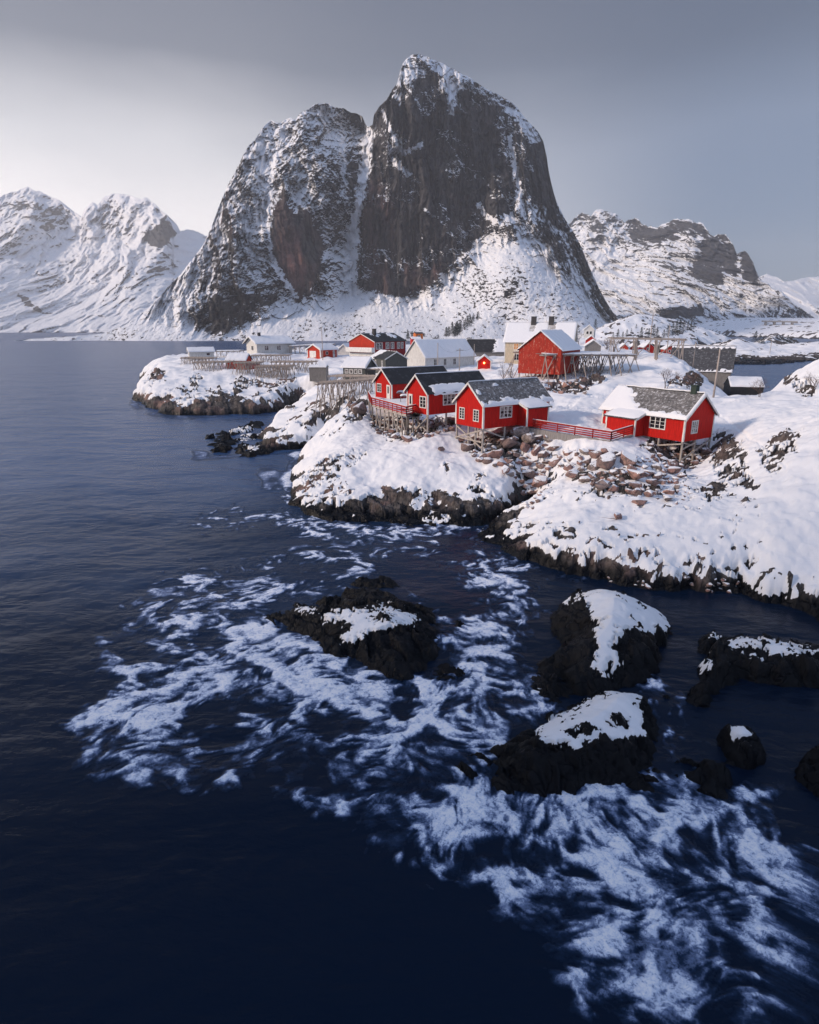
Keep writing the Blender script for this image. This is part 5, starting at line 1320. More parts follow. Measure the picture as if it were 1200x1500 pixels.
V = House('shed', 'little red shed with a glowing orange lamp on its gable', PD(699, 543.5, 135), -8, 2.9, 3.4, 2.1, 1.15, 'Y', M_RED, M_SLATE, M_TRIM, ov=.3, cat='shed', below=.8)
V.snow(0, full, .14); V.snow(1, full, .1)
lampo = MB(); lampo.tube((1.45, -.02, 1.75), (1.45, -.12, 1.75), .05); la_ = lampo.build('lamp', M_METAL, V.root)
bm = bmesh.new(); bmesh.ops.create_icosphere(bm, subdivisions=2, radius=.19); bmesh.ops.translate(bm, verts=bm.verts, vec=(1.45, -.28, 1.72))
me = bpy.data.meshes.new('bulb'); bm.to_mesh(me); bm.free(); me.materials.append(M_LAMP); ob = bpy.data.objects.new('bulb', me); C.objects.link(ob); ob.parent = la_
lt = bpy.data.lights.new('lamp_light', 'POINT'); lt.energy = 9; lt.color = (1, .42, .1); lt.shadow_soft_size = .15
lo_ = bpy.data.objects.new('lamp_light', lt); C.objects.link(lo_); lo_.parent = V.root; lo_.location = (1.45, -.75, 1.75)
V = House('annex', 'dark-roofed low building with a snow patch, between the white hall and cream house', PD(686, 524, 175), -2, 11.0, 6.5, 1.8, 2.9, 'X', M_GREYB, M_BLACK, None, ov=.3, cat='building', below=1.0)
V.snow(0, thr(lambda U, W_: (U - .72) * 2.2 + .2 - W_ * .2), .2); V.snow(1, full, .2)
V = House('tower_house', 'small orange building peeping over the white hall roof', PD(609, 500, 228), 20, 2.8, 2.4, 2.6, .45, 'X', M_ORANGE, M_DROOF, None, ov=.12, cat='building', below=2.0); V.window('y0', .9, 1.2, .8, .8, 1, 1)
V = House('shed', 'low red shed below the small orange building', PD(603.5, 501, 222), 10, 3.2, 3, 1.0, .5, 'X', M_RED, M_DROOF, None, ov=.15, cat='shed', below=2.0); V.snow(0, full, .15); V.snow(1, full, .15)
V = House('house', 'distant white house with snowy roof below the dark ridge', PD(855, 493, 258), -22, 3.9, 5.6, 2.7, 1.7, 'Y', M_WHITE, M_DROOF, M_TRIM, ov=.3, cat='house', below=2.5, corner=False); V.snow(0, full, .2); V.snow(1, thr(lambda U, W_: .1 + 0 * U), .2)
V.window('y0', 1.0, 1.0, .8, 1.0, 1, 1); V.window('y0', 2.3, 1.0, .8, 1.0, 1, 1)
V = House('house', 'beige gabled house with snow roof right of the red barn', PD(857, 514, 190), -14, 4.5, 6.5, 1.5, 1.6, 'Y', M_GREYB, M_DROOF, M_TRIM, ov=.3, cat='house', below=1.5, corner=False); V.snow(0, full, .2); V.snow(1, full, .2)
V = House('house', 'little red house just behind the beige gabled house', PD(858, 505, 215), -14, 3.2, 5, 1.6, 1.3, 'Y', M_RED, M_DROOF, M_TRIM, ov=.2, cat='house', below=1.5, corner=False); V.snow(0, full, .15); V.snow(1, full, .15)
for i, (px_, py_, al, lx, ly, lab) in enumerate([(908, 516, -10, 2.6, 5, 'tiny red cabin with white roof, leftmost of the row behind the racks'), (923, 516, -10, 2.4, 5, 'tiny red cabin second in the row behind the racks'), (943, 515, 5, 3.6, 4.5, 'tiny red cabin with dark roof in the middle of the row behind the racks'), (974, 518, -5, 3.9, 5, 'tiny bright red gabled cabin, rightmost of the row behind the racks')]):
    V = House('cabin', lab, PD(px_, py_, 214 + i * 2), al, lx, ly, 1.5, 1.2, 'Y', M_ORANGERED if i != 2 else M_RED, M_DROOF, None, ov=.25, cat='cabin', group='red cabins behind the racks', below=1.5)
    V.snow(0, full, .2); V.snow(1, full if i < 2 else thr(lambda U, W_: .05 + 0 * U), .2)
    V.window('y0', lx * .3, .5, .6, .7, 1, 1, trim=M_TRIM)
V = House('warehouse', 'long dark warehouse with a snow-edged flat roof beyond the racks', PD(962, 512, 236), -4, 11.5, 9, 1.5, .5, 'X', M_DARK, M_DROOF, None, ov=.4, cat='warehouse', below=2); V.snow(0, full, .3); V.snow(1, full, .3)
e_ = PD(1071, 543, 140)
V = House('boathouse', 'large boathouse with broad dark bare roof at the water inlet', e_ - Vector((math.cos(math.radians(-28)) * 13, math.sin(math.radians(-28)) * 13, 1.3)), -28, 13, 12, 1.2, 5.0, 'X', M_GREYB, M_DROOF, M_GREYB, ov=.3, cat='boathouse', below=5); V.snow(1, full, .3); V.snow(0, thr(lambda U, W_: np.maximum(.16 - (1 - W_) * 2.5, .12 - W_ * 2.)), .12)
V = House('boathouse', 'low dark boathouse with a smooth white snow roof beside the inlet', PD(1069.5, 576, 124), -12, 6.0, 5.0, 1.35, 1.5, 'X', M_DARK, M_DROOF, None, ov=.15, cat='boathouse', below=3); V.snow(0, full, .2); V.snow(1, full, .2)
V = House('shed', 'grey weathered plank shed standing alone behind the middle fish rack', PD(453.5, 553, 133), -4, 3.6, 2.6, 2.1, .25, 'X', M_GREYB, M_DROOF, None, ov=.12, cat='shed', below=.8); V.snow(0, full, .15); V.snow(1, full, .15)
V = House('shed', 'small white gabled shed between the garage and the balcony house', PD(495, 524, 186), -12, 3.6, 5, 2.2, 1.5, 'Y', M_WHITE, M_DROOF, M_TRIM, ov=.2, cat='shed', below=1.0, corner=False); V.snow(0, full, .2); V.snow(1, full, .2)
print('village', round(time.time() - T0, 1))

# ------------------------------------------------------------------ low islands and shores in the middle distance on the right
def islet(outline, ctrl, res, scale, bare_bias=.25, seed=0., tide_h=.9, cs=1.0):
    P = np.array([PZ(x, y)[:2] for x, y in outline]); lo = P.min(0) - 6; hi = P.max(0) + 6
    nx = min(500, int((hi[0] - lo[0]) / res)); ny = min(600, int((hi[1] - lo[1]) / res))
    X, Y = np.meshgrid(np.linspace(lo[0], hi[0], nx), np.linspace(lo[1], hi[1], ny))
    sd = sdf_poly(X, Y, P); cps = [PD(*c) for c in ctrl]
    base = RBF(np.array([[c.x, c.y] for c in cps] + list(P)), [c.z for c in cps] + [.3] * len(P), 8e-3)(X, Y)
    F = terrain_fields(X, Y, base, sd, seed=seed, coast_step=cs, scales=scale)
    slope = np.hypot(*np.gradient(F['Zs'], Y[1, 0] - Y[0, 0], X[0, 1] - X[0, 0]))
    bare = sst(.35, .62, slope * .35 + F['n2'] * .45 + F['c1'] * .25 + fbm(X / (scale * 9), Y / (scale * 9), 3) * .5 + bare_bias)
    Z, m, tide = finish_land(X, Y, F, bare, tide_h, 1.2, 1.0, .2, None)
    o = grid_mesh('island', X, Y, Z, dict(snow=m, tide=tide, warm=np.full_like(X, .1)), MAT_FAR, keep=F['sdn'] > -3)
    tag(o, kind='structure')
    def look(x, y):
        i = int(np.clip((y - lo[1]) / (hi[1] - lo[1]) * (ny - 1), 0, ny - 1)); j = int(np.clip((x - lo[0]) / (hi[0] - lo[0]) * (nx - 1), 0, nx - 1))
        return float(Z[i, j])
    return look
I1 = islet([(1046, 530), (1075, 533.5), (1105, 535), (1140, 534), (1168, 531), (1230, 526), (1260, 507), (1100, 504), (1050, 505), (1030, 514)],
      [(1080, 519, 330), (1100, 508, 365), (1050, 500, 360), (1065, 492, 390), (1130, 510, 380), (1180, 512, 370), (1160, 520, 330), (1240, 500, 380)], .9, 2.2, .12, 2.)
I2 = islet([(1090, 515), (1120, 517), (1165, 517), (1178, 508), (1168, 502), (1110, 502)], [(1128, 477, 465), (1112, 484, 455), (1150, 483, 460), (1105, 500, 430), (1160, 496, 450)], 1.0, 2.4, .30, 5.)
I3 = islet([(830, 508), (900, 509), (1000, 509), (1040, 507), (1085, 504), (1090, 499), (1000, 496.5), (840, 497)],
      [(935, 467, 560), (900, 480, 540), (965, 471, 565), (1000, 481, 560), (1040, 480, 600), (880, 489, 520), (1065, 488, 590), (1010, 494, 500), (940, 490, 500), (850, 492, 530), (985, 492, 500)], 1.6, 3., .14, 8.)
I4 = islet([(850, 491), (1000, 492), (1100, 494), (1210, 497), (1400, 498), (1400, 486.2), (1000, 486), (850, 486)],
      [(900, 478, 1150), (1000, 476, 1150), (1060, 470, 1250), (1120, 474, 1150), (1180, 473, 1150), (1250, 474, 1100), (1000, 486, 950), (1150, 484, 900), (1220, 486, 880), (1350, 476, 1100), (1090, 480, 1000)], 5., 3.5, .20, 11., cs=.3)
print('islets', round(time.time() - T0, 1))

# ------------------------------------------------------------------ boulders
def bould_mat():
    m, t, b = new_mat('boulder_stone')
    p = wpos(t); g = N(t, 'ShaderNodeNewGeometry'); oi = N(t, 'ShaderNodeObjectInfo')
    r = ramp(t, [(0, (.20, .135, .125)), (.25, (.33, .185, .16)), (.5, (.40, .22, .185)), (.72, (.31, .21, .19)), (.88, (.33, .28, .26)), (1, (.44, .235, .185))])
    t.links.new(oi.outputs['Random'], r.inputs[0])
    f = noise(t, 3.2, 6, .7, vec=p); f2 = noise(t, 12, 4, .7, vec=p)
    c = mixc(t, mapr(t, f, .32, .58), (.09, .072, .07), r.outputs[0])
    c = mixc(t, M(t, 'MULTIPLY', mapr(t, f2, .5, .7), .5), c, (.33, .27, .25))
    s = N(t, 'ShaderNodeSeparateXYZ'); t.links.new(g.outputs['Normal'], s.inputs[0])
    sn = M(t, 'ADD', s.outputs[2], M(t, 'MULTIPLY', M(t, 'SUBTRACT', f, .5), .7))
    sn = M(t, 'ADD', sn, M(t, 'MULTIPLY', M(t, 'SUBTRACT', M(t, 'FRACT', M(t, 'MULTIPLY', oi.outputs['Random'], 7.31)), .5), .45))
    sn = mapr(t, sn, .66, .74)
    link(t, mixc(t, sn, c, SNOW), b, 'Base Color'); b.inputs['Roughness'].default_value = .85
    link(t, bump(t, M(t, 'MULTIPLY', M(t, 'ADD', f, M(t, 'MULTIPLY', f2, .4)), M(t, 'MULTIPLY_ADD', sn, -.8, 1.0)), .7, .12), b, 'Normal')
    return m
M_BOULD = bould_mat()
def boulder_mesh(seed):
    r = random.Random(seed); bm = bmesh.new()
    for i in range(15):
        v_ = Vector((r.gauss(0, 1), r.gauss(0, 1), r.gauss(0, 1))).normalized() * r.uniform(.75, 1.05)
        bm.verts.new((v_.x, v_.y * .85, v_.z * .75))
    bmesh.ops.convex_hull(bm, input=bm.verts)
    for v_ in [q for q in bm.verts if not q.link_faces]: bm.verts.remove(v_)
    bmesh.ops.dissolve_limit(bm, angle_limit=.25, verts=bm.verts, edges=bm.edges)
    bmesh.ops.bevel(bm, geom=bm.edges, offset=.12, segments=2, affect='EDGES', profile=.6)
    bmesh.ops.triangulate(bm, faces=bm.faces)
    bmesh.ops.subdivide_edges(bm, edges=[e for e in bm.edges if e.calc_length() > .3], cuts=1)
    for v_ in bm.verts:
        n_ = r.uniform(-.025, .025); v_.co *= 1 + n_
    me = bpy.data.meshes.new('boulder'); bm.to_mesh(me); bm.free(); me.materials.append(M_BOULD)
    return me
BM = [boulder_mesh(i) for i in range(12)]
def boulder(px, py, wpx, label, group=None, sink=.35, flat=1.0):
    p = ground_at(px, py)
    s = wpx / 2 * p.y / FPX
    o = bpy.data.objects.new('boulder', random.choice(BM)); C.objects.link(o)
    o.scale = (s * random.uniform(.9, 1.15), s * random.uniform(.8, 1.1), s * random.uniform(.7, 1.0) * flat)
    o.rotation_euler = (random.uniform(-.5, .5), random.uniform(-.5, .5), random.uniform(0, 6.28))
    o.location = p + Vector((0, 0, s * (.75 * flat - sink)))
    tag(o, label, 'boulder', group)
    return o
_placed = []
def scatter(poly, n, wmin, wmax, label, group, sink=.35, gap=.56):
    xs = [p[0] for p in poly]; ys = [p[1] for p in poly]; k = 0; tries = 0
    while k < n and tries < n * 60:
        tries += 1
        x, y = random.uniform(min(xs), max(xs)), random.uniform(min(ys), max(ys))
        if sdf_poly(np.array([x]), np.array([y]), poly)[0] < 0: continue
        w_ = wmin + (wmax - wmin) * random.random() ** 2.0
        if any((x - a) ** 2 + ((y - b_) * 1.5) ** 2 < ((w_ + c_) / 2 * gap) ** 2 for a, b_, c_ in _placed): continue
        _placed.append((x, y, w_)); boulder(x, y, w_, label, group, sink); k += 1
for x, y, w_, lab in [(932, 703, 42, 'largest reddish boulder, snow-topped, on the slope below the red railing'), (888, 683, 40, 'broad reddish boulder second largest in the pile below the railing'), (868, 688, 24, 'reddish boulder leaning on the left of the broad one below the railing'),
                      (880, 716, 34, 'grey boulder lying flat under the reddish pile on the slope'), (936, 740, 26, 'snow-capped boulder below the largest reddish boulder'), (725, 672, 30, 'big pale boulder beside the front stilt of the slate-roofed cabin'),
                      (646, 660, 15, 'lone pale boulder in the smooth snow below the black-roofed cabins'), (526, 606, 34, 'dark rounded boulder left of the deck on stilts'), (775, 700, 30, 'tall dark red boulder at the lower edge of the pile'),
                      (812, 682, 24, 'reddish boulder alone in the snow right of the pile'), (838, 700, 28, 'flat grey boulder half buried in snow below the railing'), (905, 760, 20, 'grey boulder poking from snow low on the slope'),
                      (962, 690, 26, 'reddish boulder below the right cabin stilts'), (985, 695, 30, 'long red boulder at the foot of the right cabin front stilt'), (925, 620, 0, '')]:
    if w_: _placed.append((x, y, w_)); boulder(x, y, w_, lab, None, .3)
scatter([(672, 648), (720, 640), (765, 634), (805, 642), (815, 664), (802, 690), (790, 722), (772, 732), (754, 704), (735, 688), (708, 680), (690, 672)], 105, 13, 40, 'reddish boulder in the pile under the slate-roofed front cabin', 'boulders piled under the front cabin')
scatter([(808, 664), (850, 662), (910, 664), (950, 684), (1000, 700), (985, 735), (915, 722), (870, 716), (835, 700)], 64, 13, 44, 'reddish boulder strewn over the snowy slope below the red railing', 'boulders on the slope below the railing')
scatter([(545, 614), (600, 616), (665, 618), (664, 632), (625, 642), (600, 648), (565, 644), (545, 628)], 40, 9, 26, 'grey boulder wedged among the stilts under the deck and black-roofed cabins', 'boulders under the deck')
scatter([(940, 654), (985, 650), (1035, 654), (1040, 672), (1015, 686), (985, 690), (958, 676)], 34, 10, 28, 'dark reddish boulder under the right cabin', 'boulders under the right cabin')
scatter([(925, 676), (960, 670), (1000, 700), (1020, 730), (985, 745), (945, 730)], 30, 5, 11, 'small grey stone poking from snow below the right cabin', 'stones below the right cabin')
scatter([(792, 560), (835, 562), (865, 560), (860, 578), (820, 578), (798, 572)], 12, 8, 17, 'grey boulder in the outcrop between the barn and the yard', 'boulders behind the yard')
scatter([(770, 742), (790, 720), (800, 705), (790, 740), (782, 752)], 7, 8, 18, 'reddish boulder in the gully beside the inlet', 'boulders by the inlet')
scatter([(1000, 845), (1060, 850), (1110, 862), (1100, 872), (1040, 868), (1005, 858)], 16, 8, 20, 'wet brown boulder at the waterline of the right shore', 'boulders at the right waterline', .4)
scatter([(855, 835), (905, 845), (960, 856), (950, 862), (880, 852)], 8, 8, 16, 'dark boulder at the waterline below the middle slope', 'boulders at the middle waterline', .4)
scatter([(740, 560), (800, 548), (880, 545), (870, 556), (800, 556)], 0, 5, 8, '', None)
print('boulders', round(time.time() - T0, 1))

# ------------------------------------------------------------------ racks for drying fish
_cyl = None
def unit_cyl():
    global _cyl
    if _cyl is None:
        k = MB(); k.tube((0, 0, 0), (0, 0, 1), 1, .8, 7)
        o = k.build('pole', M_POLE); _cyl = o.data; _cyl.polygons.foreach_set('use_smooth', [len(p.vertices) == 4 for p in _cyl.polygons]); bpy.data.objects.remove(o)
    return _cyl
def stick(name, a, b, r, parent, mesh=None):
    a, b = Vector(a), Vector(b); d = b - a
    o = bpy.data.objects.new(name, mesh or unit_cyl()); C.objects.link(o); o.parent = parent
    o.location = a; o.rotation_mode = 'QUATERNION'; o.rotation_quaternion = d.to_track_quat('Z', 'Y'); o.scale = (r, r, d.length)
    return o
def rack(label, pa, pb, width, frames, poles, r=.055, snow=False, jit=.25, lattice=1, thick_deck=False, z_end=None, group='fish drying racks'):
    """pa, pb: ends of the near top rail; the rack runs back by width; A-frame legs stand on the ground"""
    rt_ = empty('fish_rack', (pa.x, pa.y, GZ(pa.x, pa.y))); tag(rt_, label, 'fish rack', group)
    o0 = rt_.location
    ax = (pb - pa); L = ax.length; u = ax / L; w_ = Vector((-u.y, u.x, 0)).normalized()
    if w_.y < 0: w_ = -w_
    for row in range(lattice + 1):
        off = w_ * width * row / lattice
        stick('rail', pa + off - u * .5 - o0, pb + off + u * .5 - o0, r * 1.15, rt_)
    for i in range(frames):
        t_ = i / max(1, frames - 1)
        c0 = pa.lerp(pb, t_)
        for row in range(lattice + 1):
            c_ = c0 + w_ * width * row / lattice
            for sg in (-1, 1):
                sp = random.uniform(.35, .5) * (c_.z - GZ(c_.x, c_.y))
                for dr in ([w_] if random.random() < .7 else [u]):
                    foot = c_ + dr * sg * sp + u * random.uniform(-jit, jit)
                    foot.z = GZ(foot.x, foot.y) - .15
                    top_ = c_ - dr * sg * .18 + Vector((0, 0, .25))
                    stick('leg', foot - o0, top_ - o0, r * random.uniform(.8, 1.15), rt_)
        if lattice:
            stick('crossbeam', c0 - w_ * .5 + Vector((0, 0, -.12)) - o0, c0 + w_ * (width + .5) + Vector((0, 0, -.12)) - o0, r, rt_)
        if random.random() < .6 and i < frames - 1:
            f0 = c0.copy(); f0.z = GZ(c0.x, c0.y); n0 = pa.lerp(pb, min(1, t_ + .9 / frames))
            stick('brace', f0 - o0, n0 - o0, r * .8, rt_)
    for i in range(poles):
        t_ = (i + .5) / poles; off = w_ * width * t_
        a_ = pa + off + u * random.uniform(-.8, .4) + Vector((0, 0, .10 + random.uniform(0, .06))); b_ = pb + off + u * random.uniform(-.4, .8) + Vector((0, 0, .10 + random.uniform(0, .06)))
        stick('drying_pole', a_ - o0, b_ - o0, r * random.uniform(.6, .85), rt_)
    if snow:
        k = MB(); n = 30; rows = []
        for i in range(n + 1):
            for j in range(9):
                t_ = i / n; s_ = j / 8
                p = pa.lerp(pb, t_) + w_ * (width * (s_ * 1.04 - .02)) + u * random.uniform(-.25, .25) * (i in (0, n)) - o0
                rows.append(p + Vector((0, 0, .16 + .10 * (1 - abs(2 * s_ - 1) ** 5) + random.uniform(-.02, .03))))
        k.add(rows, [(i * 9 + j, i * 9 + j + 1, (i + 1) * 9 + j + 1, (i + 1) * 9 + j) for i in range(n) for j in range(8)])
        so_ = k.build('snow_cover', M_SNOW, rt_, True)
        m_ = so_.modifiers.new('thickness', 'SOLIDIFY'); m_.thickness = .09; m_.offset = 0
    return rt_
rack('big fish rack with a snow-covered flat top in front of the red barn', PD(799, 520, 97), PD(930, 520.5, 101), 11.0, 11, 26, .085, snow=True, lattice=3)
rk = rack('tall bare fish rack on the crest in front of the tiny red cabins', PD(899, 496, 124), PD(1003, 498, 121), 6., 4, 10, .10, lattice=1)
for px_ in (931, 961, 1000):     # bundles of stored poles leaning in the rack
    for j in range(16):
        b0 = ground_at(px_ + random.uniform(-2.5, 2.5), 524 + random.uniform(-2, 4), 90); t0_ = PD(px_ + random.uniform(-2.2, 2.2), 497.5 + random.uniform(0, 3), b0.y + random.uniform(-.3, .5))
        stick('stored_pole', b0 - rk.location, t0_ - rk.location, .08, rk)
rack('low fish rack of many crossing poles left of the black-roofed cabins', PD(466, 563, 92), PD(548, 557, 91), 4.5, 12, 14, .06, lattice=2)
rack('fish rack standing behind the low rack, above the stony hollow', PD(483, 551, 112), PD(552, 553, 106), 3.5, 7, 9, .055, lattice=1)
rack('fish rack at the right end of the left headland, beside the plank shed', PD(398, 530.5, 152), PD(452, 530.5, 149), 4., 9, 8, .075, lattice=2)
rack('fish rack just in front of the orange-red shed', PD(344, 532, 146), PD(380, 531.5, 146), 4., 8, 8, .07, lattice=2)
rack('broad lattice of fish racks right of the orange-red shed', PD(376, 537.5, 140), PD(421, 537, 139), 5., 10, 9, .07, lattice=3)
rack('fish rack in front of the white house with broad roof', PD(368, 521.5, 168), PD(420, 521, 168), 5., 8, 6, .07, lattice=2)
rack('fish rack reaching from the small white boathouse toward the shed', PD(284, 531, 151), PD(333, 530.5, 150), 4., 9, 8, .07, lattice=2)
rack('fish rack at the tip of the headland under the small white boathouse', PD(266, 524.5, 160), PD(305, 525, 158), 3.5, 9, 6, .065, lattice=2)
rack('snow-topped fish rack between the boathouse and the white house', PD(317, 515, 176), PD(351, 514.5, 176), 4., 5, 6, .06, snow=True, lattice=1)
rack('long snow-lined fish rack running from the white house to the garage', PD(424, 507.5, 190), PD(489, 504.5, 192), 4., 10, 6, .07, snow=True, lattice=1)
# a few poles laid by the dark annex
rack('snowy pile of poles on low trestles in front of the grey-green house', PD(537, 541, 118), PD(592, 541, 112), 4., 4, 14, .06, snow=True, lattice=1)
print('racks', round(time.time() - T0, 1))

# ------------------------------------------------------------------ posts and wires
def pole(label, px, pyb, pyt, D, r=.11, arms=1):
    b_ = PD(px, pyb, D); zt = PD(px, pyt, D).z
    b_.z = min(b_.z, GZ(b_.x, b_.y)) - .3 if D < 240 else b_.z - 2
    rt_ = empty('utility_pole', b_); tag(rt_, label, 'utility pole', 'utility poles')
    H_ = zt - b_.z
    k = MB(); k.tube((0, 0, 0), (0, 0, H_), r, r * .7, 9); k.build('post', M_POLE, rt_, True)
    for i in range(arms):
        k = MB(); k.box((-.75, -.05, H_ - .45 - .5 * i), (.75, .05, H_ - .35 - .5 * i)); ar = k.build('crossarm', M_DPOLE, rt_)
        for x in (-.68, 0, .68):
            k = MB(); k.tube((x, 0, H_ - .35 - .5 * i), (x, 0, H_ - .2 - .5 * i), .045, .03); k.build('insulator', M_TRIM, ar)
    return Vector((b_.x, b_.y, zt - .25))
def wire(label, a, b, sag=.6, r=.014, n=20):
    k = MB(); pts_ = []
    for i in range(n + 1):
        t_ = i / n; p = a.lerp(b, t_); p.z -= sag * 4 * t_ * (1 - t_); pts_.append(p)
    for p, q in zip(pts_[:-1], pts_[1:]): k.tube(p, q, r, n=4)
    o = k.build('power_line', M_DPOLE); tag(o, label, 'power line', 'power lines')
t1 = pole('tall leaning-looking utility pole right behind the right-hand red cabin', 1044, 590, 511, 78, .13, 0)
t2 = pole('utility pole standing before the left half of the white hall front', 641, 546, 502, 128, .10, 0)
t3 = pole('utility pole with short arm at the right part of the white hall front', 673, 547, 510, 127, .11, 1)
t4 = pole('tall thin utility pole rising behind the big rack, left of two', 951, 515, 460, 190, .16, 1)
t5 = pole('utility pole rising behind the tall rack, right of the tallest one', 977, 515, 475, 185, .14, 0)
t6 = pole('short utility pole beside the large dark boathouse roof', 1017, 523, 500, 128, .11, 0)
t7 = pole('tall slim utility pole beside the small red garage', 473, 525, 479, 172, .12, 0)
t8 = pole('pale lamp post behind the right end of the white hall', 694, 540, 504, 148, .09, 0)
t9 = pole('thin pole on the snowy shore across the inlet', 1127, 522, 498, 330, .16, 1)
wire('power line sagging between the two poles of the white hall', t2, t3, 1.0)
wire('power line from the right hall pole to the lamp post', t3, t8, .6)
wire('power line from the leaning pole across to the far shore, upper one', t1, t9, 1.5, .02); wire('power line from the short pole to the leaning pole', t6, t1, .8, .014)
wire('power line between the two tall poles behind the racks', t4, t5, .4, .02)

# -- the low road bridge far off at the right
ba, bb_ = PD(1116, 470.5, 1140), PD(1168, 471.5, 1120)
br = empty('bridge', (ba.x, ba.y, 0)); tag(br, 'long low dark road bridge below the ridge at the far right', 'bridge')
k = MB(); k.beam(ba - br.location, bb_ - br.location, 7, 2.4); k.build('bridge_deck', M_CONC, br)
for t_ in (.12, .37, .62, .87):
    p = ba.lerp(bb_, t_) - br.location; k = MB(); k.box((p.x - 1.2, p.y - 2.5, -2), (p.x + 1.2, p.y + 2.5, p.z - 1.21)); k.build('pier', M_CONC, br)
wire('power line from the leaning pole toward the right frame edge', t1, PD(1330, 519, 70), .8, .018)

# ------------------------------------------------------------------ trees
M_BARK = paint_mat('bark', (.10, .075, .065), board=0, rough=.9)
M_TWIG = paint_mat('twigs', (.13, .085, .075), board=0, rough=.9)
M_FIR, t, b = new_mat('fir_needles')
link(t, mixc(t, mapr(t, noise(t, 1.3, 4, .6, vec=wpos(t)), .35, .65), (.012, .02, .018), (.035, .05, .04)), b, 'Base Color'); b.inputs['Roughness'].default_value = .9
def bare_tree(label, base, H_, spread=.55, seed=1, stems=1, lean=(0, 0), depth=5, thick=1.0, cat='tree', name='bare_tree'):
    r = random.Random(seed); tr = MB(); cr = MB()
    rt_ = empty(name, base); tag(rt_, label, cat, 'bare trees')
    def grow(p, d, L, rad, k):
        q = p + d * L
        (tr if k < 2 else cr).tube(p, q, rad, rad * .68, 5 if k < 2 else 4)
        if k >= depth: return
        for i in range(2 + (r.random() < .55)):
            nd = (d + Vector((r.gauss(0, spread), r.gauss(0, spread), r.gauss(.12, spread * .5)))).normalized()
            grow(p.lerp(q, r.uniform(.55, 1.0)), nd, L * r.uniform(.62, .85), rad * .62, k + 1)
    for s_ in range(stems):
        d = Vector((r.gauss(lean[0], .22 if stems > 1 else .05), r.gauss(lean[1], .22 if stems > 1 else .05), 1)).normalized()
        grow(Vector((r.gauss(0, .12) * (stems > 1), r.gauss(0, .12) * (stems > 1), -.15)), d, H_ * .30, H_ * .012 * thick, 0)
    tr.build('trunk', M_BARK, rt_); cr.build('crown', M_TWIG, rt_)
    return rt_
def gp(px, py): return ground_at(px, py)
bare_tree('bare wind-bent tree on the snow slope behind the right cabin', gp(975, 572), 4.0, .45, 3, 3, (.12, 0))
bare_tree('dark scrubby bush right of the wind-bent tree, by grey rocks', gp(1008, 570), 2.8, .75, 5, 4, depth=4, thick=1.2)
bare_tree('spreading dark bush on the slope above the utility pole foot', gp(1020, 558), 2.6, .8, 6, 3, depth=4, thick=1.2)
bare_tree('pale bare birch against the snow left of the red barn', gp(736, 565), 4.2, .4, 8, 2)
bare_tree('second bare birch left of the red barn, nearer the barn wall', gp(752, 562), 3.6, .42, 9, 2)
bare_tree('brown bush below the cream house windows', gp(748, 538), 2.2, .8, 10, 5)
bare_tree('bare bush with bowed branches on the snow saddle by the inlet', gp(1112, 582), 3.2, .6, 12, 3, (.2, 0))
bare_tree('bare shrub at the right frame edge beside dark rocks', gp(1190, 575), 3.4, .55, 13, 3)
bare_tree('thin dark shrub on the crest of the right-hand snow hill', gp(1150, 545), 3.0, .55, 14, 3)
bare_tree('reddish thicket running up the left flank of the snow hill', gp(1140, 558), 3.2, .6, 15, 5)
bare_tree('low reddish thicket lower on the flank of the snow hill', gp(1128, 566), 2.4, .7, 16, 5)
bare_tree('large bare tree between the cream house and the distant white house', Vector((*PD(848, 510, 200)[:2], 8.2)), 8.5, .42, 17, 1)
bare_tree('wide dark bare tree behind the beige house', Vector((*PD(888, 515, 205)[:2], 8.)), 6.5, .6, 18, 3, thick=1.3)
bare_tree('dark bare tree right of the beige house', Vector((*PD(900, 513, 200)[:2], 8.4)), 6.0, .6, 19, 3, thick=1.3)
def fir_proto(seed):
    r = random.Random(seed); k = MB(); n = 420
    for i in range(n):
        t_ = r.random() ** 1.25; z = .08 + .92 * t_; R_ = .27 * (1 - t_) ** .85 * (1 + .25 * math.sin(z * 40 + seed)) + .012
        a_ = r.uniform(0, 6.283); rr__ = R_ * r.uniform(.25, 1.1)
        c_ = Vector((math.cos(a_) * rr__, math.sin(a_) * rr__, z - .12 * rr__)); o_ = Vector((math.cos(a_), math.sin(a_), -.45)); s_ = Vector((-math.sin(a_), math.cos(a_), 0))
        w_ = r.uniform(.02, .045); l_ = r.uniform(.05, .10)
        k.add([c_ - s_ * w_, c_ + s_ * w_, c_ + o_ * l_ + Vector((0, 0, r.uniform(-.01, .03)))], [(0, 1, 2)])
    t_ = MB(); t_.tube((0, 0, -.05), (0, 0, .9), .016, .003, 6)
    return t_, k
FIRS = []
for s_ in range(3):
    rt_ = empty('fir_tree', (0, 0, -50)); tb, kb = fir_proto(s_)
    tb.build('trunk', M_BARK, rt_); kb.build('crown', M_FIR, rt_, recalc=False); FIRS.append(rt_)
_used = set()
def fir(px, pyb, pyt, D, label, group, zg=None):
    i = random.randrange(3); o = FIRS[i] if i not in _used else copy_tree(FIRS[i]); _used.add(i)
    b_ = PD(px, pyb, D); h_ = PD(px, pyt, D).z - b_.z
    o.location = b_ - Vector((0, 0, h_ * .04)); o.scale = (h_ * random.uniform(.9, 1.25),) * 2 + (h_,); o.rotation_euler = (0, 0, random.uniform(0, 6.28)); tag(o, label, 'fir tree', group)
LF = 'dark fir among those on the snowy hill behind the racks'
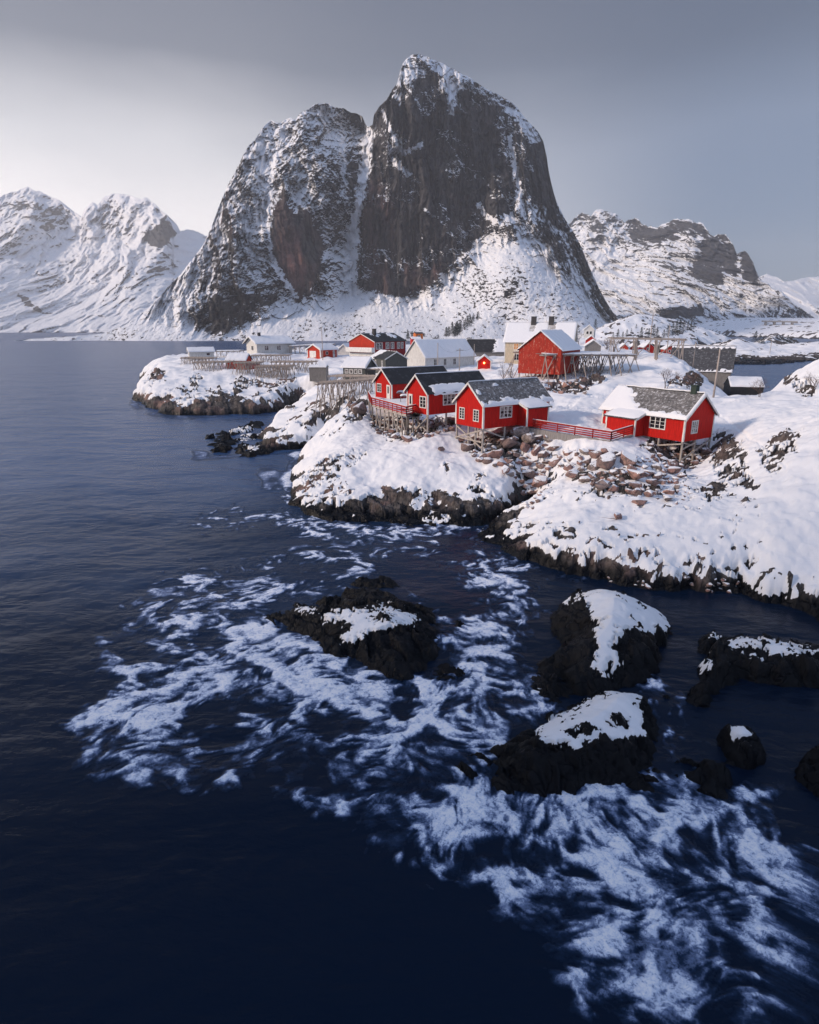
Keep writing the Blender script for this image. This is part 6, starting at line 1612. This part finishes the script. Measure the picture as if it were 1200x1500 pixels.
for px_, pyb, pyt in [(905, 494, 481), (918, 493, 482), (932, 481, 474), (939, 494, 478), (950, 495, 480), (957, 493, 474), (962, 494, 478), (972, 495, 482), (978, 492, 476), (985, 491, 472), (990, 490, 469), (995, 489, 467), (1001, 487, 468), (1007, 484, 470), (1012, 483, 470), (925, 486, 480), (898, 495, 486), (912, 496, 485), (946, 490, 482), (1016, 482, 473)]:
    fir(px_, pyb, pyt, 480, LF, 'firs behind the racks')
fir(872, 481, 466, 600, 'dark round fir standing alone on the slope above the distant white house', None)
for px_, pyb, pyt in [(657, 492, 476), (661, 490, 474), (666, 488, 472), (671, 486, 470), (676, 483, 467), (681, 480, 466), (686, 477, 463), (691, 474, 462), (663, 493, 480), (669, 490, 476), (675, 487, 473), (696, 471, 461), (702, 468, 459), (597, 497, 487), (601, 497, 485), (643, 497, 487), (654, 494, 481)]:
    for _k in (0, 1):
        _o = random.uniform(-4, 4); _h = random.uniform(-4, 3); fir(px_ + _o, pyb + random.uniform(-2, 2), pyt + _h, 745 + random.uniform(-6, 6), 'dark fir in the thin row at the foot of the great peak', 'firs at the foot of the peak')
for px_, pyb, pyt in [(1112, 503, 488), (1106, 500, 484), (1117, 506, 492), (1152, 508, 490), (1158, 508, 494)]:
    fir(px_, pyb, pyt, 428, 'dark fir on the steep rocky islet across the inlet', 'firs on the far islet')
print('trees', round(time.time() - T0, 1))

# ------------------------------------------------------------------ the winter air
hz = bpy.data.meshes.new('haze'); bm = bmesh.new(); bmesh.ops.create_cube(bm, size=1.0); bm.to_mesh(hz); bm.free()
ho = bpy.data.objects.new('haze', hz); C.objects.link(ho)
ho.scale = (9600, 8900, 560); ho.location = (0, 100, 280 - 5.5)
hm = bpy.data.materials.new('haze'); hm.use_nodes = True; ht = hm.node_tree; ht.nodes.clear()
o_ = N(ht, 'ShaderNodeOutputMaterial'); pv = N(ht, 'ShaderNodeVolumePrincipled')
pv.inputs['Color'].default_value = (1, .985, .985, 1); pv.inputs['Density'].default_value = HAZE; pv.inputs['Anisotropy'].default_value = .35
ht.links.new(pv.outputs[0], o_.inputs['Volume']); hz.materials.append(hm)
tag(ho, 'thin pale winter haze over the strait', 'haze', kind='stuff')
print('done', round(time.time() - T0, 1))
